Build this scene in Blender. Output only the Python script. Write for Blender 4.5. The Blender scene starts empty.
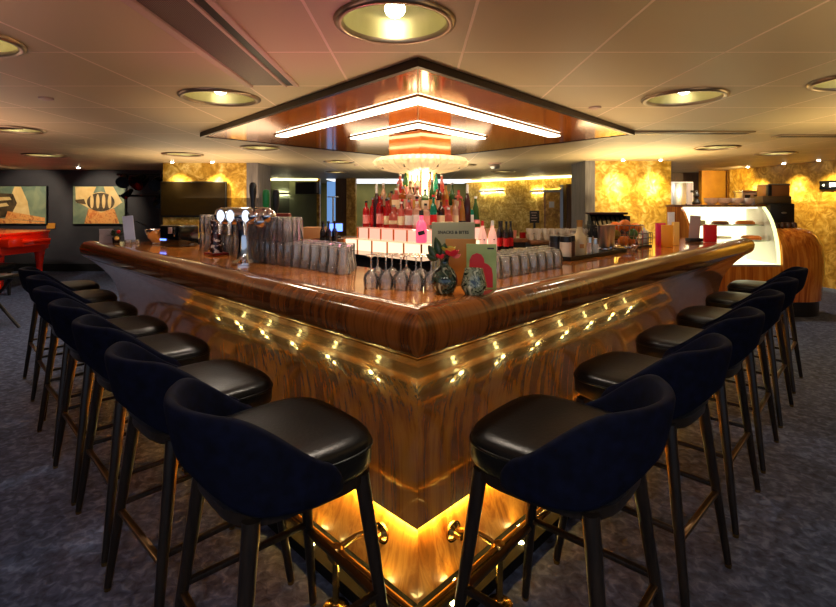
import bpy, bmesh, math, random
from mathutils import Vector, Matrix
random.seed(11)
PI = math.pi
S = bpy.context.scene
C = S.collection
EYE = 1.45          # height of the camera above the carpet
CEIL = 2.25

# ------------------------------------------------------------------ helpers
class MB:
    """collects shapes and links them as ONE mesh object"""
    def __init__(s): s.bm = bmesh.new()
    def box(s, c, d, rz=0, bev=0, m=None, seg=2):
        r = bmesh.ops.create_cube(s.bm, size=1)
        vs = r['verts']
        M = Matrix.Translation(c) @ Matrix.Rotation(rz, 4, 'Z') @ Matrix.Diagonal((d[0], d[1], d[2], 1))
        if m is not None: M = m @ M
        bmesh.ops.transform(s.bm, matrix=M, verts=vs)
        if bev:
            es = list({e for v in vs for e in v.link_edges})
            bmesh.ops.bevel(s.bm, geom=es, offset=bev, segments=seg, affect='EDGES', profile=.5)
        return s
    def loft(s, rings, closed=True, cap=True, loop=False):
        L = [[s.bm.verts.new(p) for p in r] for r in rings]
        n = len(L[0]); m = len(L)
        for i in range(m if loop else m - 1):
            a = L[i]; b = L[(i + 1) % m]
            for j in range(n if closed else n - 1):
                k = (j + 1) % n
                s.bm.faces.new((a[j], a[k], b[k], b[j]))
        if closed and not loop:
            c0, c1 = cap if isinstance(cap, tuple) else (cap, cap)
            if c0: s.bm.faces.new(L[0][::-1])
            if c1: s.bm.faces.new(L[-1])
        return s
    def cyl(s, p0, p1, r0, r1=None, n=16, cap=True):
        r1 = r0 if r1 is None else r1
        p0 = Vector(p0); p1 = Vector(p1); d = (p1 - p0).normalized()
        u = d.orthogonal().normalized(); v = d.cross(u)
        R = lambda p, r: [p + (u * math.cos(2 * PI * i / n) + v * math.sin(2 * PI * i / n)) * r for i in range(n)]
        return s.loft([R(p0, r0), R(p1, r1)], cap=cap)
    def lathe(s, prof, c=(0, 0, 0), n=20, flute=None):
        c = Vector(c); rings = []
        for r, z in prof:
            ring = []
            for i in range(n):
                a = 2 * PI * i / n
                q = max(r, .0004) * (flute(a, r, z) if flute else 1)
                ring.append(c + Vector((q * math.cos(a), q * math.sin(a), z)))
            rings.append(ring)
        o0, o1 = prof[0][0] > .002, prof[-1][0] > .002
        return s.loft(rings, cap=(not o0, not o1), loop=o0 and o1)
    def tube(s, pts, r, n=10, closed=False):
        P = [Vector(p) for p in pts]; m = len(P); rings = []
        up = None
        for i in range(m):
            a = P[(i - 1) % m] if closed or i else P[0]
            b = P[(i + 1) % m] if closed or i < m - 1 else P[-1]
            t = (b - a).normalized()
            if up is None: up = t.orthogonal().normalized()
            up = (up - t * up.dot(t)).normalized()
            v = t.cross(up)
            rr = r[i] if isinstance(r, (list, tuple)) else r
            rings.append([P[i] + (up * math.cos(2 * PI * k / n) + v * math.sin(2 * PI * k / n)) * rr for k in range(n)])
        return s.loft(rings, loop=closed)
    def prism(s, poly, z0, z1, m=None):
        m = m or Matrix()
        return s.loft([[m @ Vector((x, y, z0)) for x, y in poly], [m @ Vector((x, y, z1)) for x, y in poly]])
    def ball(s, c, r, sc=(1, 1, 1), u=16, v=10):
        q = bmesh.ops.create_uvsphere(s.bm, u_segments=u, v_segments=v, radius=r)
        bmesh.ops.transform(s.bm, matrix=Matrix.Translation(c) @ Matrix.Diagonal((*sc, 1)), verts=q['verts'])
        return s
    def ring(s, c, R, r, n=28, k=8, sc=(1, 1)):
        c = Vector(c)
        return s.tube([c + Vector((R * sc[0] * math.cos(2 * PI * i / n), R * sc[1] * math.sin(2 * PI * i / n), 0)) for i in range(n)], r, k, closed=True)
    def build(s, name, m, parent=None, loc=(0, 0, 0), rz=0, ang=40, label=None, sub=0):
        bm = s.bm
        bmesh.ops.recalc_face_normals(bm, faces=bm.faces)
        lim = math.radians(ang)
        for f in bm.faces: f.smooth = True
        for e in bm.edges:
            e.smooth = len(e.link_faces) == 2 and e.calc_face_angle(0) < lim
        me = bpy.data.meshes.new(name); bm.to_mesh(me); bm.free()
        me.materials.append(m)
        o = bpy.data.objects.new(name, me); C.objects.link(o)
        o.parent = parent; o.location = loc; o.rotation_euler = (0, 0, rz)
        if label: o['label'] = label
        if sub:
            q = o.modifiers.new('smooth', 'SUBSURF'); q.levels = sub; q.render_levels = sub
        return o

def tag(o, label, cat, group=None):
    o['label'] = label; o['category'] = cat
    if group: o['group'] = group
    return o
def thing(name, label, cat, loc=(0, 0, 0), rz=0, group=None):
    o = bpy.data.objects.new(name, None); C.objects.link(o)
    o.location = loc; o.rotation_euler = (0, 0, rz); o.empty_display_size = .1
    return tag(o, label, cat, group)
def struct(o):
    o['kind'] = 'structure'; return o
def dup(root, loc, rz=0, label=None, group=None, scale=None):
    def cp(o, par):
        c = o.copy(); C.objects.link(c)
        if par: c.parent = par
        for ch in o.children: cp(ch, c)
        return c
    r = cp(root, None); r.location = loc; r.rotation_euler = (0, 0, rz)
    if scale: r.scale = scale if isinstance(scale, tuple) else (scale,) * 3
    if label: r['label'] = label
    if group: r['group'] = group
    return r
ORD = ['first', 'second', 'third', 'fourth', 'fifth', 'sixth', 'seventh', 'eighth', 'ninth', 'tenth', 'eleventh', 'twelfth', 'thirteenth', 'fourteenth', 'fifteenth', 'sixteenth', 'seventeenth', 'eighteenth']

# ------------------------------------------------------------------ materials
def srgb(r, g, b):
    f = lambda c: (c / 255 / 12.92) if c <= 10 else ((c / 255 + .055) / 1.055) ** 2.4
    return (f(r), f(g), f(b), 1)
MATS = {}
def pm(name, col, rough=.5, metal=0, emit=0, ecol=None, **kw):
    m = bpy.data.materials.new(name); m.use_nodes = True
    b = m.node_tree.nodes['Principled BSDF']
    b.inputs['Base Color'].default_value = col
    b.inputs['Roughness'].default_value = rough
    b.inputs['Metallic'].default_value = metal
    if emit:
        b.inputs['Emission Color'].default_value = ecol or col
        b.inputs['Emission Strength'].default_value = emit
    for k, v in kw.items(): b.inputs[k.replace('_', ' ')].default_value = v
    MATS[name] = m
    return m
def nd(m, t, **kw):
    n = m.node_tree.nodes.new(t)
    for k, v in kw.items():
        if hasattr(n, k): setattr(n, k, v)
        else: n.inputs[k.replace('_', ' ')].default_value = v
    return n
def ln(m, a, b): m.node_tree.links.new(a, b)
def ramp(m, stops, interp='LINEAR'):
    r = nd(m, 'ShaderNodeValToRGB'); cr = r.color_ramp; cr.interpolation = interp
    while len(cr.elements) < len(stops): cr.elements.new(.5)
    for e, (p, c) in zip(cr.elements, stops): e.position = p; e.color = c
    return r
def coords(m, scale, rot=(0, 0, 0), kind='Object'):
    tc = nd(m, 'ShaderNodeTexCoord'); mp = nd(m, 'ShaderNodeMapping')
    mp.inputs['Scale'].default_value = scale; mp.inputs['Rotation'].default_value = rot
    ln(m, tc.outputs[kind], mp.inputs['Vector']); return mp.outputs['Vector']
def noise_mat(name, stops, scale, rough=.5, metal=0, nscale=1, detail=4, dist=0, bump=0, rot=(0, 0, 0), bscale=None, **kw):
    m = pm(name, stops[0][1], rough, metal, **kw)
    v = coords(m, scale, rot)
    n = nd(m, 'ShaderNodeTexNoise'); n.inputs['Scale'].default_value = nscale
    n.inputs['Detail'].default_value = detail; n.inputs['Distortion'].default_value = dist
    ln(m, v, n.inputs['Vector'])
    r = ramp(m, stops); ln(m, n.outputs['Fac'], r.inputs['Fac'])
    b = m.node_tree.nodes['Principled BSDF']; ln(m, r.outputs['Color'], b.inputs['Base Color'])
    if bump:
        bp = nd(m, 'ShaderNodeBump'); bp.inputs['Strength'].default_value = bump; bp.inputs['Distance'].default_value = .02
        ln(m, n.outputs['Fac'], bp.inputs['Height']); ln(m, bp.outputs['Normal'], b.inputs['Normal'])
    return m
def wood(name, dark, mid, light, scale, rough=.18, coat=.6, dist=.6, bump=.0, cior=1.5):
    """glossy veneer: fine grain plus broad figure"""
    m = pm(name, mid, rough); b = m.node_tree.nodes['Principled BSDF']
    v = coords(m, scale)
    n1 = nd(m, 'ShaderNodeTexNoise', Scale=1.0, Detail=6.0, Roughness=.62, Distortion=dist); ln(m, v, n1.inputs['Vector'])
    v2 = coords(m, tuple(q * .32 for q in scale))
    n2 = nd(m, 'ShaderNodeTexNoise', Scale=1.0, Detail=3.0, Distortion=.4); ln(m, v2, n2.inputs['Vector'])
    mx = nd(m, 'ShaderNodeMath', operation='ADD'); ln(m, n1.outputs['Fac'], mx.inputs[0])
    mu = nd(m, 'ShaderNodeMath', operation='MULTIPLY'); mu.inputs[1].default_value = .5; ln(m, n2.outputs['Fac'], mu.inputs[0]); ln(m, mu.outputs[0], mx.inputs[1])
    sb = nd(m, 'ShaderNodeMath', operation='SUBTRACT'); sb.inputs[1].default_value = .25; ln(m, mx.outputs[0], sb.inputs[0])
    r = ramp(m, [(.28, dark), (.46, mid), (.58, light), (.72, mid)]); ln(m, sb.outputs[0], r.inputs['Fac'])
    ln(m, r.outputs['Color'], b.inputs['Base Color'])
    b.inputs['Coat Weight'].default_value = coat; b.inputs['Coat IOR'].default_value = cior; b.inputs['Coat Roughness'].default_value = .06
    if bump:
        bp = nd(m, 'ShaderNodeBump'); bp.inputs['Strength'].default_value = bump; bp.inputs['Distance'].default_value = .004
        ln(m, n1.outputs['Fac'], bp.inputs['Height']); ln(m, bp.outputs['Normal'], b.inputs['Normal'])
    return m
def emit(name, col, strength):
    m = bpy.data.materials.new(name); m.use_nodes = True
    nt = m.node_tree; nt.nodes.clear()
    e = nt.nodes.new('ShaderNodeEmission'); e.inputs[0].default_value = col; e.inputs[1].default_value = strength
    o = nt.nodes.new('ShaderNodeOutputMaterial'); nt.links.new(e.outputs[0], o.inputs[0]); return m
def thin_glass(name, tint, rough=.03, body=0.0, bcol=None, gl=1.0, ior=1.5):
    """thin-walled glass: see-through with fresnel shine, optionally with a translucent coloured filling"""
    m = bpy.data.materials.new(name); m.use_nodes = True
    nt = m.node_tree; nt.nodes.clear()
    N = nt.nodes.new; L = nt.links.new
    o = N('ShaderNodeOutputMaterial'); tr = N('ShaderNodeBsdfTransparent'); tr.inputs[0].default_value = tint
    g = N('ShaderNodeBsdfGlossy'); g.inputs['Roughness'].default_value = rough; g.inputs[0].default_value = (gl, gl, gl, 1)
    fr = N('ShaderNodeFresnel'); fr.inputs[0].default_value = ior
    mx = N('ShaderNodeMixShader'); L(fr.outputs[0], mx.inputs[0]); L(g.outputs[0], mx.inputs[2])
    src = tr.outputs[0]
    if body:
        tl = N('ShaderNodeBsdfTranslucent'); tl.inputs[0].default_value = bcol or tint
        df = N('ShaderNodeBsdfDiffuse'); df.inputs[0].default_value = bcol or tint
        a = N('ShaderNodeMixShader'); a.inputs[0].default_value = .35; L(tl.outputs[0], a.inputs[1]); L(df.outputs[0], a.inputs[2])
        b2 = N('ShaderNodeMixShader'); b2.inputs[0].default_value = body; L(tr.outputs[0], b2.inputs[1]); L(a.outputs[0], b2.inputs[2]); src = b2.outputs[0]
    L(src, mx.inputs[1]); L(mx.outputs[0], o.inputs[0]); return m

carpet = noise_mat('carpet', [(.30, srgb(34, 42, 66)), (.52, srgb(62, 74, 106)), (.70, srgb(94, 108, 142))], (1, 1, 1), .95, nscale=26, detail=8, dist=.6, bump=.5)
m_ceiling = pm('ceiling_tiles', srgb(120, 100, 88), .5, .0)
def tiles():
    m = m_ceiling; b = m.node_tree.nodes['Principled BSDF']
    tc = nd(m, 'ShaderNodeTexCoord'); mp = nd(m, 'ShaderNodeMapping')
    mp.inputs['Location'].default_value = (.45, -.40, 0)
    ln(m, tc.outputs['Object'], mp.inputs['Vector'])
    br = nd(m, 'ShaderNodeTexBrick'); br.offset = 0; br.squash = 1
    br.inputs['Scale'].default_value = 1; br.inputs['Brick Width'].default_value = .683; br.inputs['Row Height'].default_value = .725
    br.inputs['Mortar Size'].default_value = .008; br.inputs['Mortar Smooth'].default_value = .2
    br.inputs['Color1'].default_value = srgb(202, 182, 146); br.inputs['Color2'].default_value = srgb(192, 171, 136); br.inputs['Mortar'].default_value = srgb(240, 214, 190)  # paler seams put the highlight along each gap into the colour
    ln(m, mp.outputs['Vector'], br.inputs['Vector']); ln(m, br.outputs['Color'], b.inputs['Base Color'])
    bp = nd(m, 'ShaderNodeBump', invert=True); bp.inputs['Strength'].default_value = .6; bp.inputs['Distance'].default_value = .01
    ln(m, br.outputs['Fac'], bp.inputs['Height']); ln(m, bp.outputs['Normal'], b.inputs['Normal'])
tiles()
def wallpaper(name, lo, mid, hi):
    m = pm(name, mid, .42, .12); b = m.node_tree.nodes['Principled BSDF']
    v = coords(m, (1, 1, 1))
    n = nd(m, 'ShaderNodeTexNoise', Scale=1.7, Detail=2.5, Distortion=3.0); ln(m, v, n.inputs['Vector'])
    w = nd(m, 'ShaderNodeTexNoise', Scale=5.5, Detail=2.0, Distortion=2.6); ln(m, v, w.inputs['Vector'])
    mu = nd(m, 'ShaderNodeMath', operation='MULTIPLY'); ln(m, n.outputs['Fac'], mu.inputs[0]); ln(m, w.outputs['Fac'], mu.inputs[1])
    r = ramp(m, [(.14, lo), (.25, mid), (.40, hi)]); ln(m, mu.outputs[0], r.inputs['Fac']); ln(m, r.outputs['Color'], b.inputs['Base Color'])
    bp = nd(m, 'ShaderNodeBump'); bp.inputs['Strength'].default_value = .35; bp.inputs['Distance'].default_value = .03
    ln(m, mu.outputs[0], bp.inputs['Height']); ln(m, bp.outputs['Normal'], b.inputs['Normal']); return m
m_gold = wallpaper('gold_leaf_wallpaper', srgb(164, 120, 24), srgb(208, 164, 60), srgb(244, 214, 124))
m_gold2 = wallpaper('gold_leaf_wallpaper_amber', srgb(160, 110, 20), srgb(200, 148, 46), srgb(238, 196, 96))
m_orange = noise_mat('amber_wall', [(.3, srgb(176, 112, 14)), (.7, srgb(206, 142, 30))], (1, 1, 1), .5, .2, nscale=3)
m_darkwall = noise_mat('charcoal_wall', [(.3, srgb(34, 32, 38)), (.7, srgb(42, 39, 45))], (1, 1, 1), .7, nscale=4)
m_green = noise_mat('dark_green_wall', [(.3, srgb(52, 58, 46)), (.7, srgb(62, 68, 54))], (1, 1, 1), .6, nscale=3)
m_green2 = noise_mat('sage_wall', [(.3, srgb(96, 104, 82)), (.7, srgb(110, 118, 94))], (1, 1, 1), .6, nscale=3)
m_olive = noise_mat('olive_wall', [(.3, srgb(128, 118, 52)), (.7, srgb(146, 134, 62))], (1, 1, 1), .6, nscale=3)
m_brownwall = noise_mat('brown_wall', [(.3, srgb(84, 54, 22)), (.7, srgb(104, 68, 30))], (6, 6, 1), .5, nscale=3)
m_greywood = noise_mat('grey_wood_cladding', [(.3, srgb(98, 94, 98)), (.7, srgb(138, 132, 134))], (14, 14, 1.2), .5, nscale=2)
m_rail = wood('rail_veneer', srgb(62, 28, 8), srgb(102, 52, 17), srgb(128, 70, 27), (34, 1.4, 1.4), .16, .8, .25)
m_top = wood('bar_top_veneer', srgb(140, 72, 22), srgb(184, 104, 38), srgb(206, 130, 54), (22, 2.2, 2.2), .12, .8, .3)
m_panel = wood('front_panel_veneer', srgb(116, 60, 16), srgb(158, 90, 26), srgb(184, 116, 40), (26, 26, .9), .24, 1.0, .25, .004, 2.6)
m_kick = wood('kick_panel_veneer', srgb(140, 80, 22), srgb(200, 124, 44), srgb(226, 158, 70), (13, 13, 1.1), .3, .4, 1.6)
m_ctrwood = wood('cafe_counter_veneer', srgb(140, 64, 12), srgb(198, 108, 30), srgb(222, 142, 52), (20, 20, 1.0), .18, .7, .5)
m_dkwood = wood('dark_counter_wood', srgb(70, 40, 18), srgb(124, 78, 42), srgb(150, 100, 60), (6, 6, 6), .3, .4)
m_copper = noise_mat('polished_copper', [(.3, srgb(180, 94, 34)), (.7, srgb(200, 114, 46))], (1, 6, 1), .10, .35, nscale=1.5, Specular_IOR_Level=.9)
m_black = pm('black_paint', srgb(14, 13, 14), .42)
m_plinth = pm('matt_black_plinth', srgb(8, 8, 8), .7, Specular_IOR_Level=.15)
m_blackgl = pm('black_gloss', srgb(10, 10, 11), .12)
m_fascia = pm('canopy_fascia_bronze', srgb(46, 32, 24), .35, .5)
m_leather = noise_mat('black_leather', [(.3, srgb(14, 13, 13)), (.7, srgb(21, 20, 19))], (1, 1, 1), .33, nscale=90, bump=.06, Specular_IOR_Level=.24)
m_velvet = noise_mat('navy_velvet', [(.3, srgb(6, 8, 20)), (.7, srgb(12, 16, 38))], (1, 1, 1), .8, nscale=30, Specular_IOR_Level=.08)
m_leg = noise_mat('black_stained_wood', [(.3, srgb(20, 16, 13)), (.7, srgb(38, 29, 22))], (20, 20, 2), .3, nscale=4, Specular_IOR_Level=.3)
m_brass = pm('polished_brass', srgb(214, 168, 84), .18, 1)
m_antbrass = pm('aged_brass', srgb(190, 150, 84), .22, 1)
m_bronze = pm('dark_bronze_bar', srgb(112, 84, 52), .3, .9)
m_chrome = pm('chrome', srgb(210, 210, 214), .1, 1)
m_steel = pm('brushed_steel', srgb(190, 188, 184), .28, 1)
m_white = pm('white_ceramic', srgb(232, 228, 220), .3)
m_paper = pm('white_paper', srgb(224, 222, 222), .6)
m_greycard = pm('grey_card', srgb(168, 150, 146), .6)
m_bluepaper = pm('pale_blue_paper', srgb(184, 192, 220), .6)
m_red = pm('red_lacquer', srgb(244, 44, 8), .22, Coat_Weight=.5)
m_redcard = pm('red_card', srgb(205, 18, 26), .45)
m_magenta = pm('magenta_card', srgb(214, 18, 84), .45)
m_orangecard = pm('orange_card', srgb(244, 158, 24), .45)
m_yellowcard = pm('pale_yellow_card', srgb(226, 178, 84), .45)
m_olivecard = pm('sage_menu_card', srgb(172, 168, 128), .5)
m_kraft = pm('ochre_menu_card', srgb(186, 122, 36), .5)
m_greencard = noise_mat('green_menu_card', [(.35, srgb(146, 170, 92)), (.65, srgb(180, 196, 120))], (3, 3, 6), .5, nscale=2)
m_ink = pm('dark_ink', srgb(40, 40, 36), .6)
m_glass = thin_glass('clear_glass', (.985, .98, .98, 1), .03, .25, (1, .96, .94, 1))
m_cutglass = thin_glass('cut_glass', (.985, .98, .975, 1), .04, .24, (1, .97, .93, 1))
m_case = thin_glass('display_case_glass', (.98, .99, .97, 1), .02, ior=1.18)
m_orangefruit = noise_mat('orange_peel', [(.3, srgb(222, 104, 12)), (.7, srgb(240, 134, 30))], (1, 1, 1), .42, nscale=120, bump=.15)
m_limefruit = noise_mat('lime_peel', [(.3, srgb(50, 84, 16)), (.7, srgb(78, 112, 26))], (1, 1, 1), .4, nscale=60, bump=.1)
m_leaf = noise_mat('green_leaf', [(.3, srgb(24, 44, 18)), (.7, srgb(46, 72, 28))], (1, 1, 1), .45, nscale=30)
m_marble = noise_mat('swirled_green_glass', [(.40, srgb(14, 22, 18)), (.5, srgb(66, 84, 66)), (.58, srgb(20, 28, 24)), (.68, srgb(160, 166, 138))], (1, 1, 1), .08, nscale=13, detail=1.5, dist=4.5, Coat_Weight=.6)
m_marble2 = noise_mat('swirled_pale_glass', [(.40, srgb(30, 42, 30)), (.5, srgb(160, 166, 130)), (.58, srgb(60, 74, 54)), (.66, srgb(206, 204, 168))], (1, 1, 1), .08, nscale=14, detail=1.5, dist=4.5, Coat_Weight=.6)
m_strip = emit('canopy_strip_light', (1, .84, .58, 1), 8)
m_bulb = emit('bulb', (1, .90, .68, 1), 14)
m_led = emit('kick_led', (1, .70, .06, 1), 2.2)
m_led2 = emit('nosing_led', (1, .66, .12, 1), 2.6)
m_puck = emit('rail_puck', (1, .76, .24, 1), 40)
m_cove = emit('cove_glow', (1, .84, .32, 1), 4)
m_sconce = emit('sconce_glow', (1, .93, .55, 1), 90)
m_shelfpink = emit('lit_acrylic_pink', (1, .40, .28, 1), .85)
m_shelfcream = emit('lit_acrylic_cream', (1, .62, .38, 1), 1.15)
m_glow = emit('backlit_column', (1, .78, .40, 1), 8)
m_blueglow = emit('blue_daylight_panel', (.22, .45, .9, 1), .4)
m_bluescreen = emit('blue_screen', (.12, .22, 1, 1), 2.0)
m_caselight = emit('display_case_light', (1, .92, .55, 1), 1.5)
m_whitepanel = emit('glowing_ceiling_panel', (.9, .93, .95, 1), .9)
m_pin = emit('pin_spot_bulb', (1, .92, .75, 1), 40)
m_dome = noise_mat('dome_reflector', [(.3, srgb(190, 180, 120)), (.7, srgb(214, 204, 146))], (1, 1, 1), .28, .55, nscale=2)
m_ring = pm('dome_ring_bronze', srgb(150, 128, 104), .28, .8)
# ------------------------------------------------------------------ room shell
def slab(name, m, c, d, rz=0):
    return struct(MB().box((0, 0, 0), d).build(name, m, None, c, rz))
def wall_seg(name, m, a, b, z0=0, z1=CEIL, t=.12):
    """wall from plan point a to b, its visible face on the line a-b, thickness away from the camera"""
    a = Vector((*a, 0)); b = Vector((*b, 0)); d = b - a; ang = math.atan2(d.y, d.x)
    return struct(MB().box((d.length / 2, t / 2, (z0 + z1) / 2), (d.length, t, z1 - z0)).build(name, m, None, a, ang))
slab('floor', carpet, (-1.5, 6.5, -.05), (24, 23, .1))
slab('ceiling', m_ceiling, (-1.5, 6.5, CEIL + .05), (24, 23, .1)).location = (0, 0, 0)
c_ = bpy.data.objects['ceiling']; me = c_.data
for v in me.vertices: v.co += Vector((-1.5, 6.5, CEIL + .05))
DOMES = [(-.10, 2.15, .265), (-1.45, 3.63, .285), (1.95, 3.63, .29), (-2.19, 2.36, .26), (2.80, 3.14, .27), (-5.85, 7.76, .30), (-3.62, 7.62, .30), (-2.14, 6.75, .28), (4.06, 6.72, .28), (5.42, 7.5, .28), (-4.2, 5.14, .28), (-1.42, 8.9, .28), (.86, 9.6, .28), (-1.9, 11.6, .28), (1.95, 11.4, .28)]
cut = MB()
for x, y, r in DOMES: cut.cyl((x, y, CEIL - .1), (x, y, CEIL + .3), r * .90, r * .90, 40)
cut = cut.build('cutter', m_black); bo = c_.modifiers.new('holes', 'BOOLEAN'); bo.object = cut; bo.solver = 'EXACT'
for p_ in c_.data.polygons: p_.use_smooth = False
me = bpy.data.meshes.new_from_object(c_.evaluated_get(bpy.context.evaluated_depsgraph_get())); c_.modifiers.clear(); c_.data = me
for p_ in me.polygons: p_.use_smooth = False
bpy.data.objects.remove(cut)
wall_seg('wall_back_left', m_darkwall, (-13.4, 11.0), (-4.7, 11.0))
wall_seg('wall_front', m_gold2, (-8.0, -4.0), (-13.4, -4.0))
wall_seg('baseboard_back_left', m_black, (-13.4, 10.98), (-4.75, 10.98), 0, .17, .02)
struct(MB().box((-13.4, 3.5, CEIL / 2), (.12, 15, CEIL)).build('wall_left', m_darkwall))
wall_seg('wall_back_green', m_green, (-4.9, 14.7), (-3.82, 14.7))
wall_seg('wall_back_sage', m_green2, (-3.82, 14.7), (-2.97, 14.7))
wall_seg('wall_back_olive', m_olive, (-4.6, 17.4), (2.2, 17.4))
wall_seg('wall_back_gold', m_gold, (1.55, 15.8), (4.79, 12.16))
wall_seg('wall_back_amber', m_orange, (6.42, 11.2), (7.35, 11.2))
wall_seg('wall_back_brown', m_brownwall, (4.85, 11.9), (6.86, 11.9))
wall_seg('wall_right', m_gold2, (6.86, 10.9), (7.95, 5.2))
wall_seg('wall_right_front', m_gold2, (7.95, 5.2), (7.95, -4))
# pillars
for nm, x0, x1, gx0, gx1 in (('pillar_left', -4.74, -3.17, -3.17, -2.96), ('pillar_right', 3.13, 4.50, 2.96, 3.13)):
    y = 9.2 if x0 < 0 else 8.8
    struct(MB().box(((x0 + x1) / 2, y + .4, CEIL / 2), (x1 - x0, .8, CEIL)).build(nm, m_gold))
    struct(MB().box(((gx0 + gx1) / 2, y + .35, CEIL / 2), (gx1 - gx0, .8, CEIL)).build('pillar_cladding', m_greywood))
struct(MB().box((7.02, 10.95, CEIL / 2), (.22, .22, CEIL)).build('pillar_corner', m_gold2))
# framed openings at the back, left of the bottle tower
struct(MB().box((-2.93, 14.6, CEIL / 2), (.09, .12, CEIL)).build('trim_1', m_gold2))
struct(MB().box((-2.66, 15.2, 1.1), (.26, .06, 2.2)).build('window_1', m_blueglow))
struct(MB().box((-2.24, 14.5, CEIL / 2), (.34, .1, CEIL)).build('trim_2', m_brownwall))
struct(MB().box((-1.93, 14.4, CEIL / 2), (.26, .3, CEIL)).build('trim_3', m_gold2))
# door and its trims in the gold back wall
def along(a, b, t): return (a[0] + (b[0] - a[0]) * t, a[1] + (b[1] - a[1]) * t)
GA, GB = (1.55, 15.8), (6.0, 10.8); GANG = math.atan2(GB[1] - GA[1], GB[0] - GA[0])
def on_gold(px):
    """plan point on the gold back wall seen along image column px"""
    k = (px - 418) / 495
    t = (k * GA[1] - GA[0]) / ((GB[0] - GA[0]) - k * (GB[1] - GA[1]))
    return along(GA, GB, t)
def gold_box(name, px, z, d, m, off=.03, kind=True):
    x, y = on_gold(px); n = Vector((math.sin(GANG), -math.cos(GANG)))
    o = MB().box((0, 0, 0), d).build(name, m, None, (x + n.x * off, y + n.y * off, z), GANG)
    return struct(o) if kind else o
d_ = gold_box('door_1', 554, .95, (.62, .04, 1.9), m_gold2)
gold_box('trim_4', 546, .96, (.035, .05, 1.92), m_dkwood)
gold_box('trim_5', 564.5, 1.0, (.09, .14, 2.02), m_steel, .07)
gold_box('trim_6', 572.5, 1.0, (.13, .2, 2.04), m_brownwall, .1)
# pale ceiling panels of the farther lounge, given a low glow to look bright
for i, (x0, x1, y0, y1) in enumerate(((-2.7, -.3, 14.6, 17.2), (.35, 1.6, 14.8, 17.2))):
    struct(MB().box(((x0 + x1) / 2, (y0 + y1) / 2, CEIL - .012), (x1 - x0, y1 - y0, .02)).build('trim_%d' % (10 + i), m_whitepanel))
# cove lights along the tops of the back walls
n_ = Vector((math.sin(GANG), -math.cos(GANG)))
L_ = (Vector(GB) - Vector(GA)).length
o = MB().box((0, 0, 0), (L_ * .68, .07, .05)).build('cove_light', m_cove, None, (along(GA, GB, .36)[0] + n_.x * .12, along(GA, GB, .36)[1] + n_.y * .12, CEIL - .03), GANG)
tag(o, 'long glowing cove light along the top of the gold back wall', 'light')
o = MB().box((0, 0, 0), (1.9, .07, .04)).build('cove_light', m_cove, None, (-3.9, 14.55, CEIL - .025))
tag(o, 'glowing cove light above the dark green back wall', 'light')

# ------------------------------------------------------------------ the bar
DR = Vector((.694, .720)).normalized(); DL = Vector((-.709, .705)).normalized()
D0 = 1.44; YEND = {'R': 4.90, 'L': 4.50}
bar = thing('bar_counter', 'long polished veneer bar with a pointed corner and brass foot rail', 'bar counter')
ARM = {}; PUCKS = []
for k, d in (('R', DR), ('L', DL)):
    n = Vector((d.y, -d.x)) if k == 'R' else Vector((-d.y, d.x))
    M = Matrix.Translation((0, D0, 0)) @ Matrix.Rotation(math.atan2(d.y, d.x), 4, 'Z')
    ARM[k] = (d, n, M, M.inverted())
def arm_pt(k, p, Y=None, X=None):
    """plan point on the line at offset p of an arm, at depth Y, at sideways distance X, or on the mitre"""
    d, n, M, Mi = ARM[k]
    y0 = D0 + p / n.y
    if X is not None: t = X / d.x
    else: t = 0 if Y is None else (Y - y0) / d.y
    return Vector((d.x * t, y0 + d.y * t))
def arm_loft(name, k, prof, m, parent=bar, y_end=None, gap=.0, ang=35, label=None, segs=1, x0=None):
    d, n, M, Mi = ARM[k]; ye = YEND[k] if y_end is None else y_end
    rings = []
    for s in range(segs + 1):
        f = s / segs; R = []
        for p, z in prof:
            a = arm_pt(k, p) + d * gap if x0 is None else arm_pt(k, p, X=x0 if k == 'R' else -x0)
            b = arm_pt(k, p, ye); q = a.lerp(b, f)
            R.append(Mi @ Vector((q.x, q.y, z)))
        rings.append(R)
    mb = MB(); mb.loft(rings)
    o = mb.build(name, m, parent, ang=ang, label=label); o.matrix_local = M
    return o
rail_prof = [(-.13, 1.127), (-.10, 1.133), (-.06, 1.131), (-.03, 1.121), (-.010, 1.100), (.0, 1.070), (-.002, 1.040), (-.012, 1.010), (-.028, .990), (-.05, .980), (-.08, .978), (-.13, .985)]
pan = [(-.040, .981), (-.070, .960), (-.100, .934), (-.128, .905), (-.155, .872), (-.180, .836), (-.203, .797), (-.223, .754), (-.239, .706), (-.251, .652), (-.260, .59), (-.266, .52), (-.269, .43), (-.27, .257)]
panel_prof = pan + [(-.30, .257)] + [(p - .03, z) for p, z in reversed(pan)]
for k in 'RL':
    arm_loft('nosing_rail', k, rail_prof, m_rail, ang=50)
    arm_loft('counter_top', k, [(-.125, 1.126), (-.125, 1.09), (-.64, 1.09), (-.64, 1.126)], m_top)
    arm_loft('front_panel', k, panel_prof, m_panel, ang=50)
    arm_loft('kick_panel', k, [(-.301, .272), (-.201, .0), (-.23, 0), (-.325, .272)], m_kick)
    arm_loft('plinth', k, [(-.09, 0), (-.09, .045), (-.216, .045), (-.202, 0)], m_plinth)
    arm_loft('cabinet', k, [(-.335, .0), (-.335, 1.09), (-.60, 1.09), (-.60, 0)], m_black)
    arm_loft('kick_light_strip', k, [(-.274, .2565), (-.274, .251), (-.290, .251), (-.290, .2565)], m_led, label='glowing amber strip light')
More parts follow.
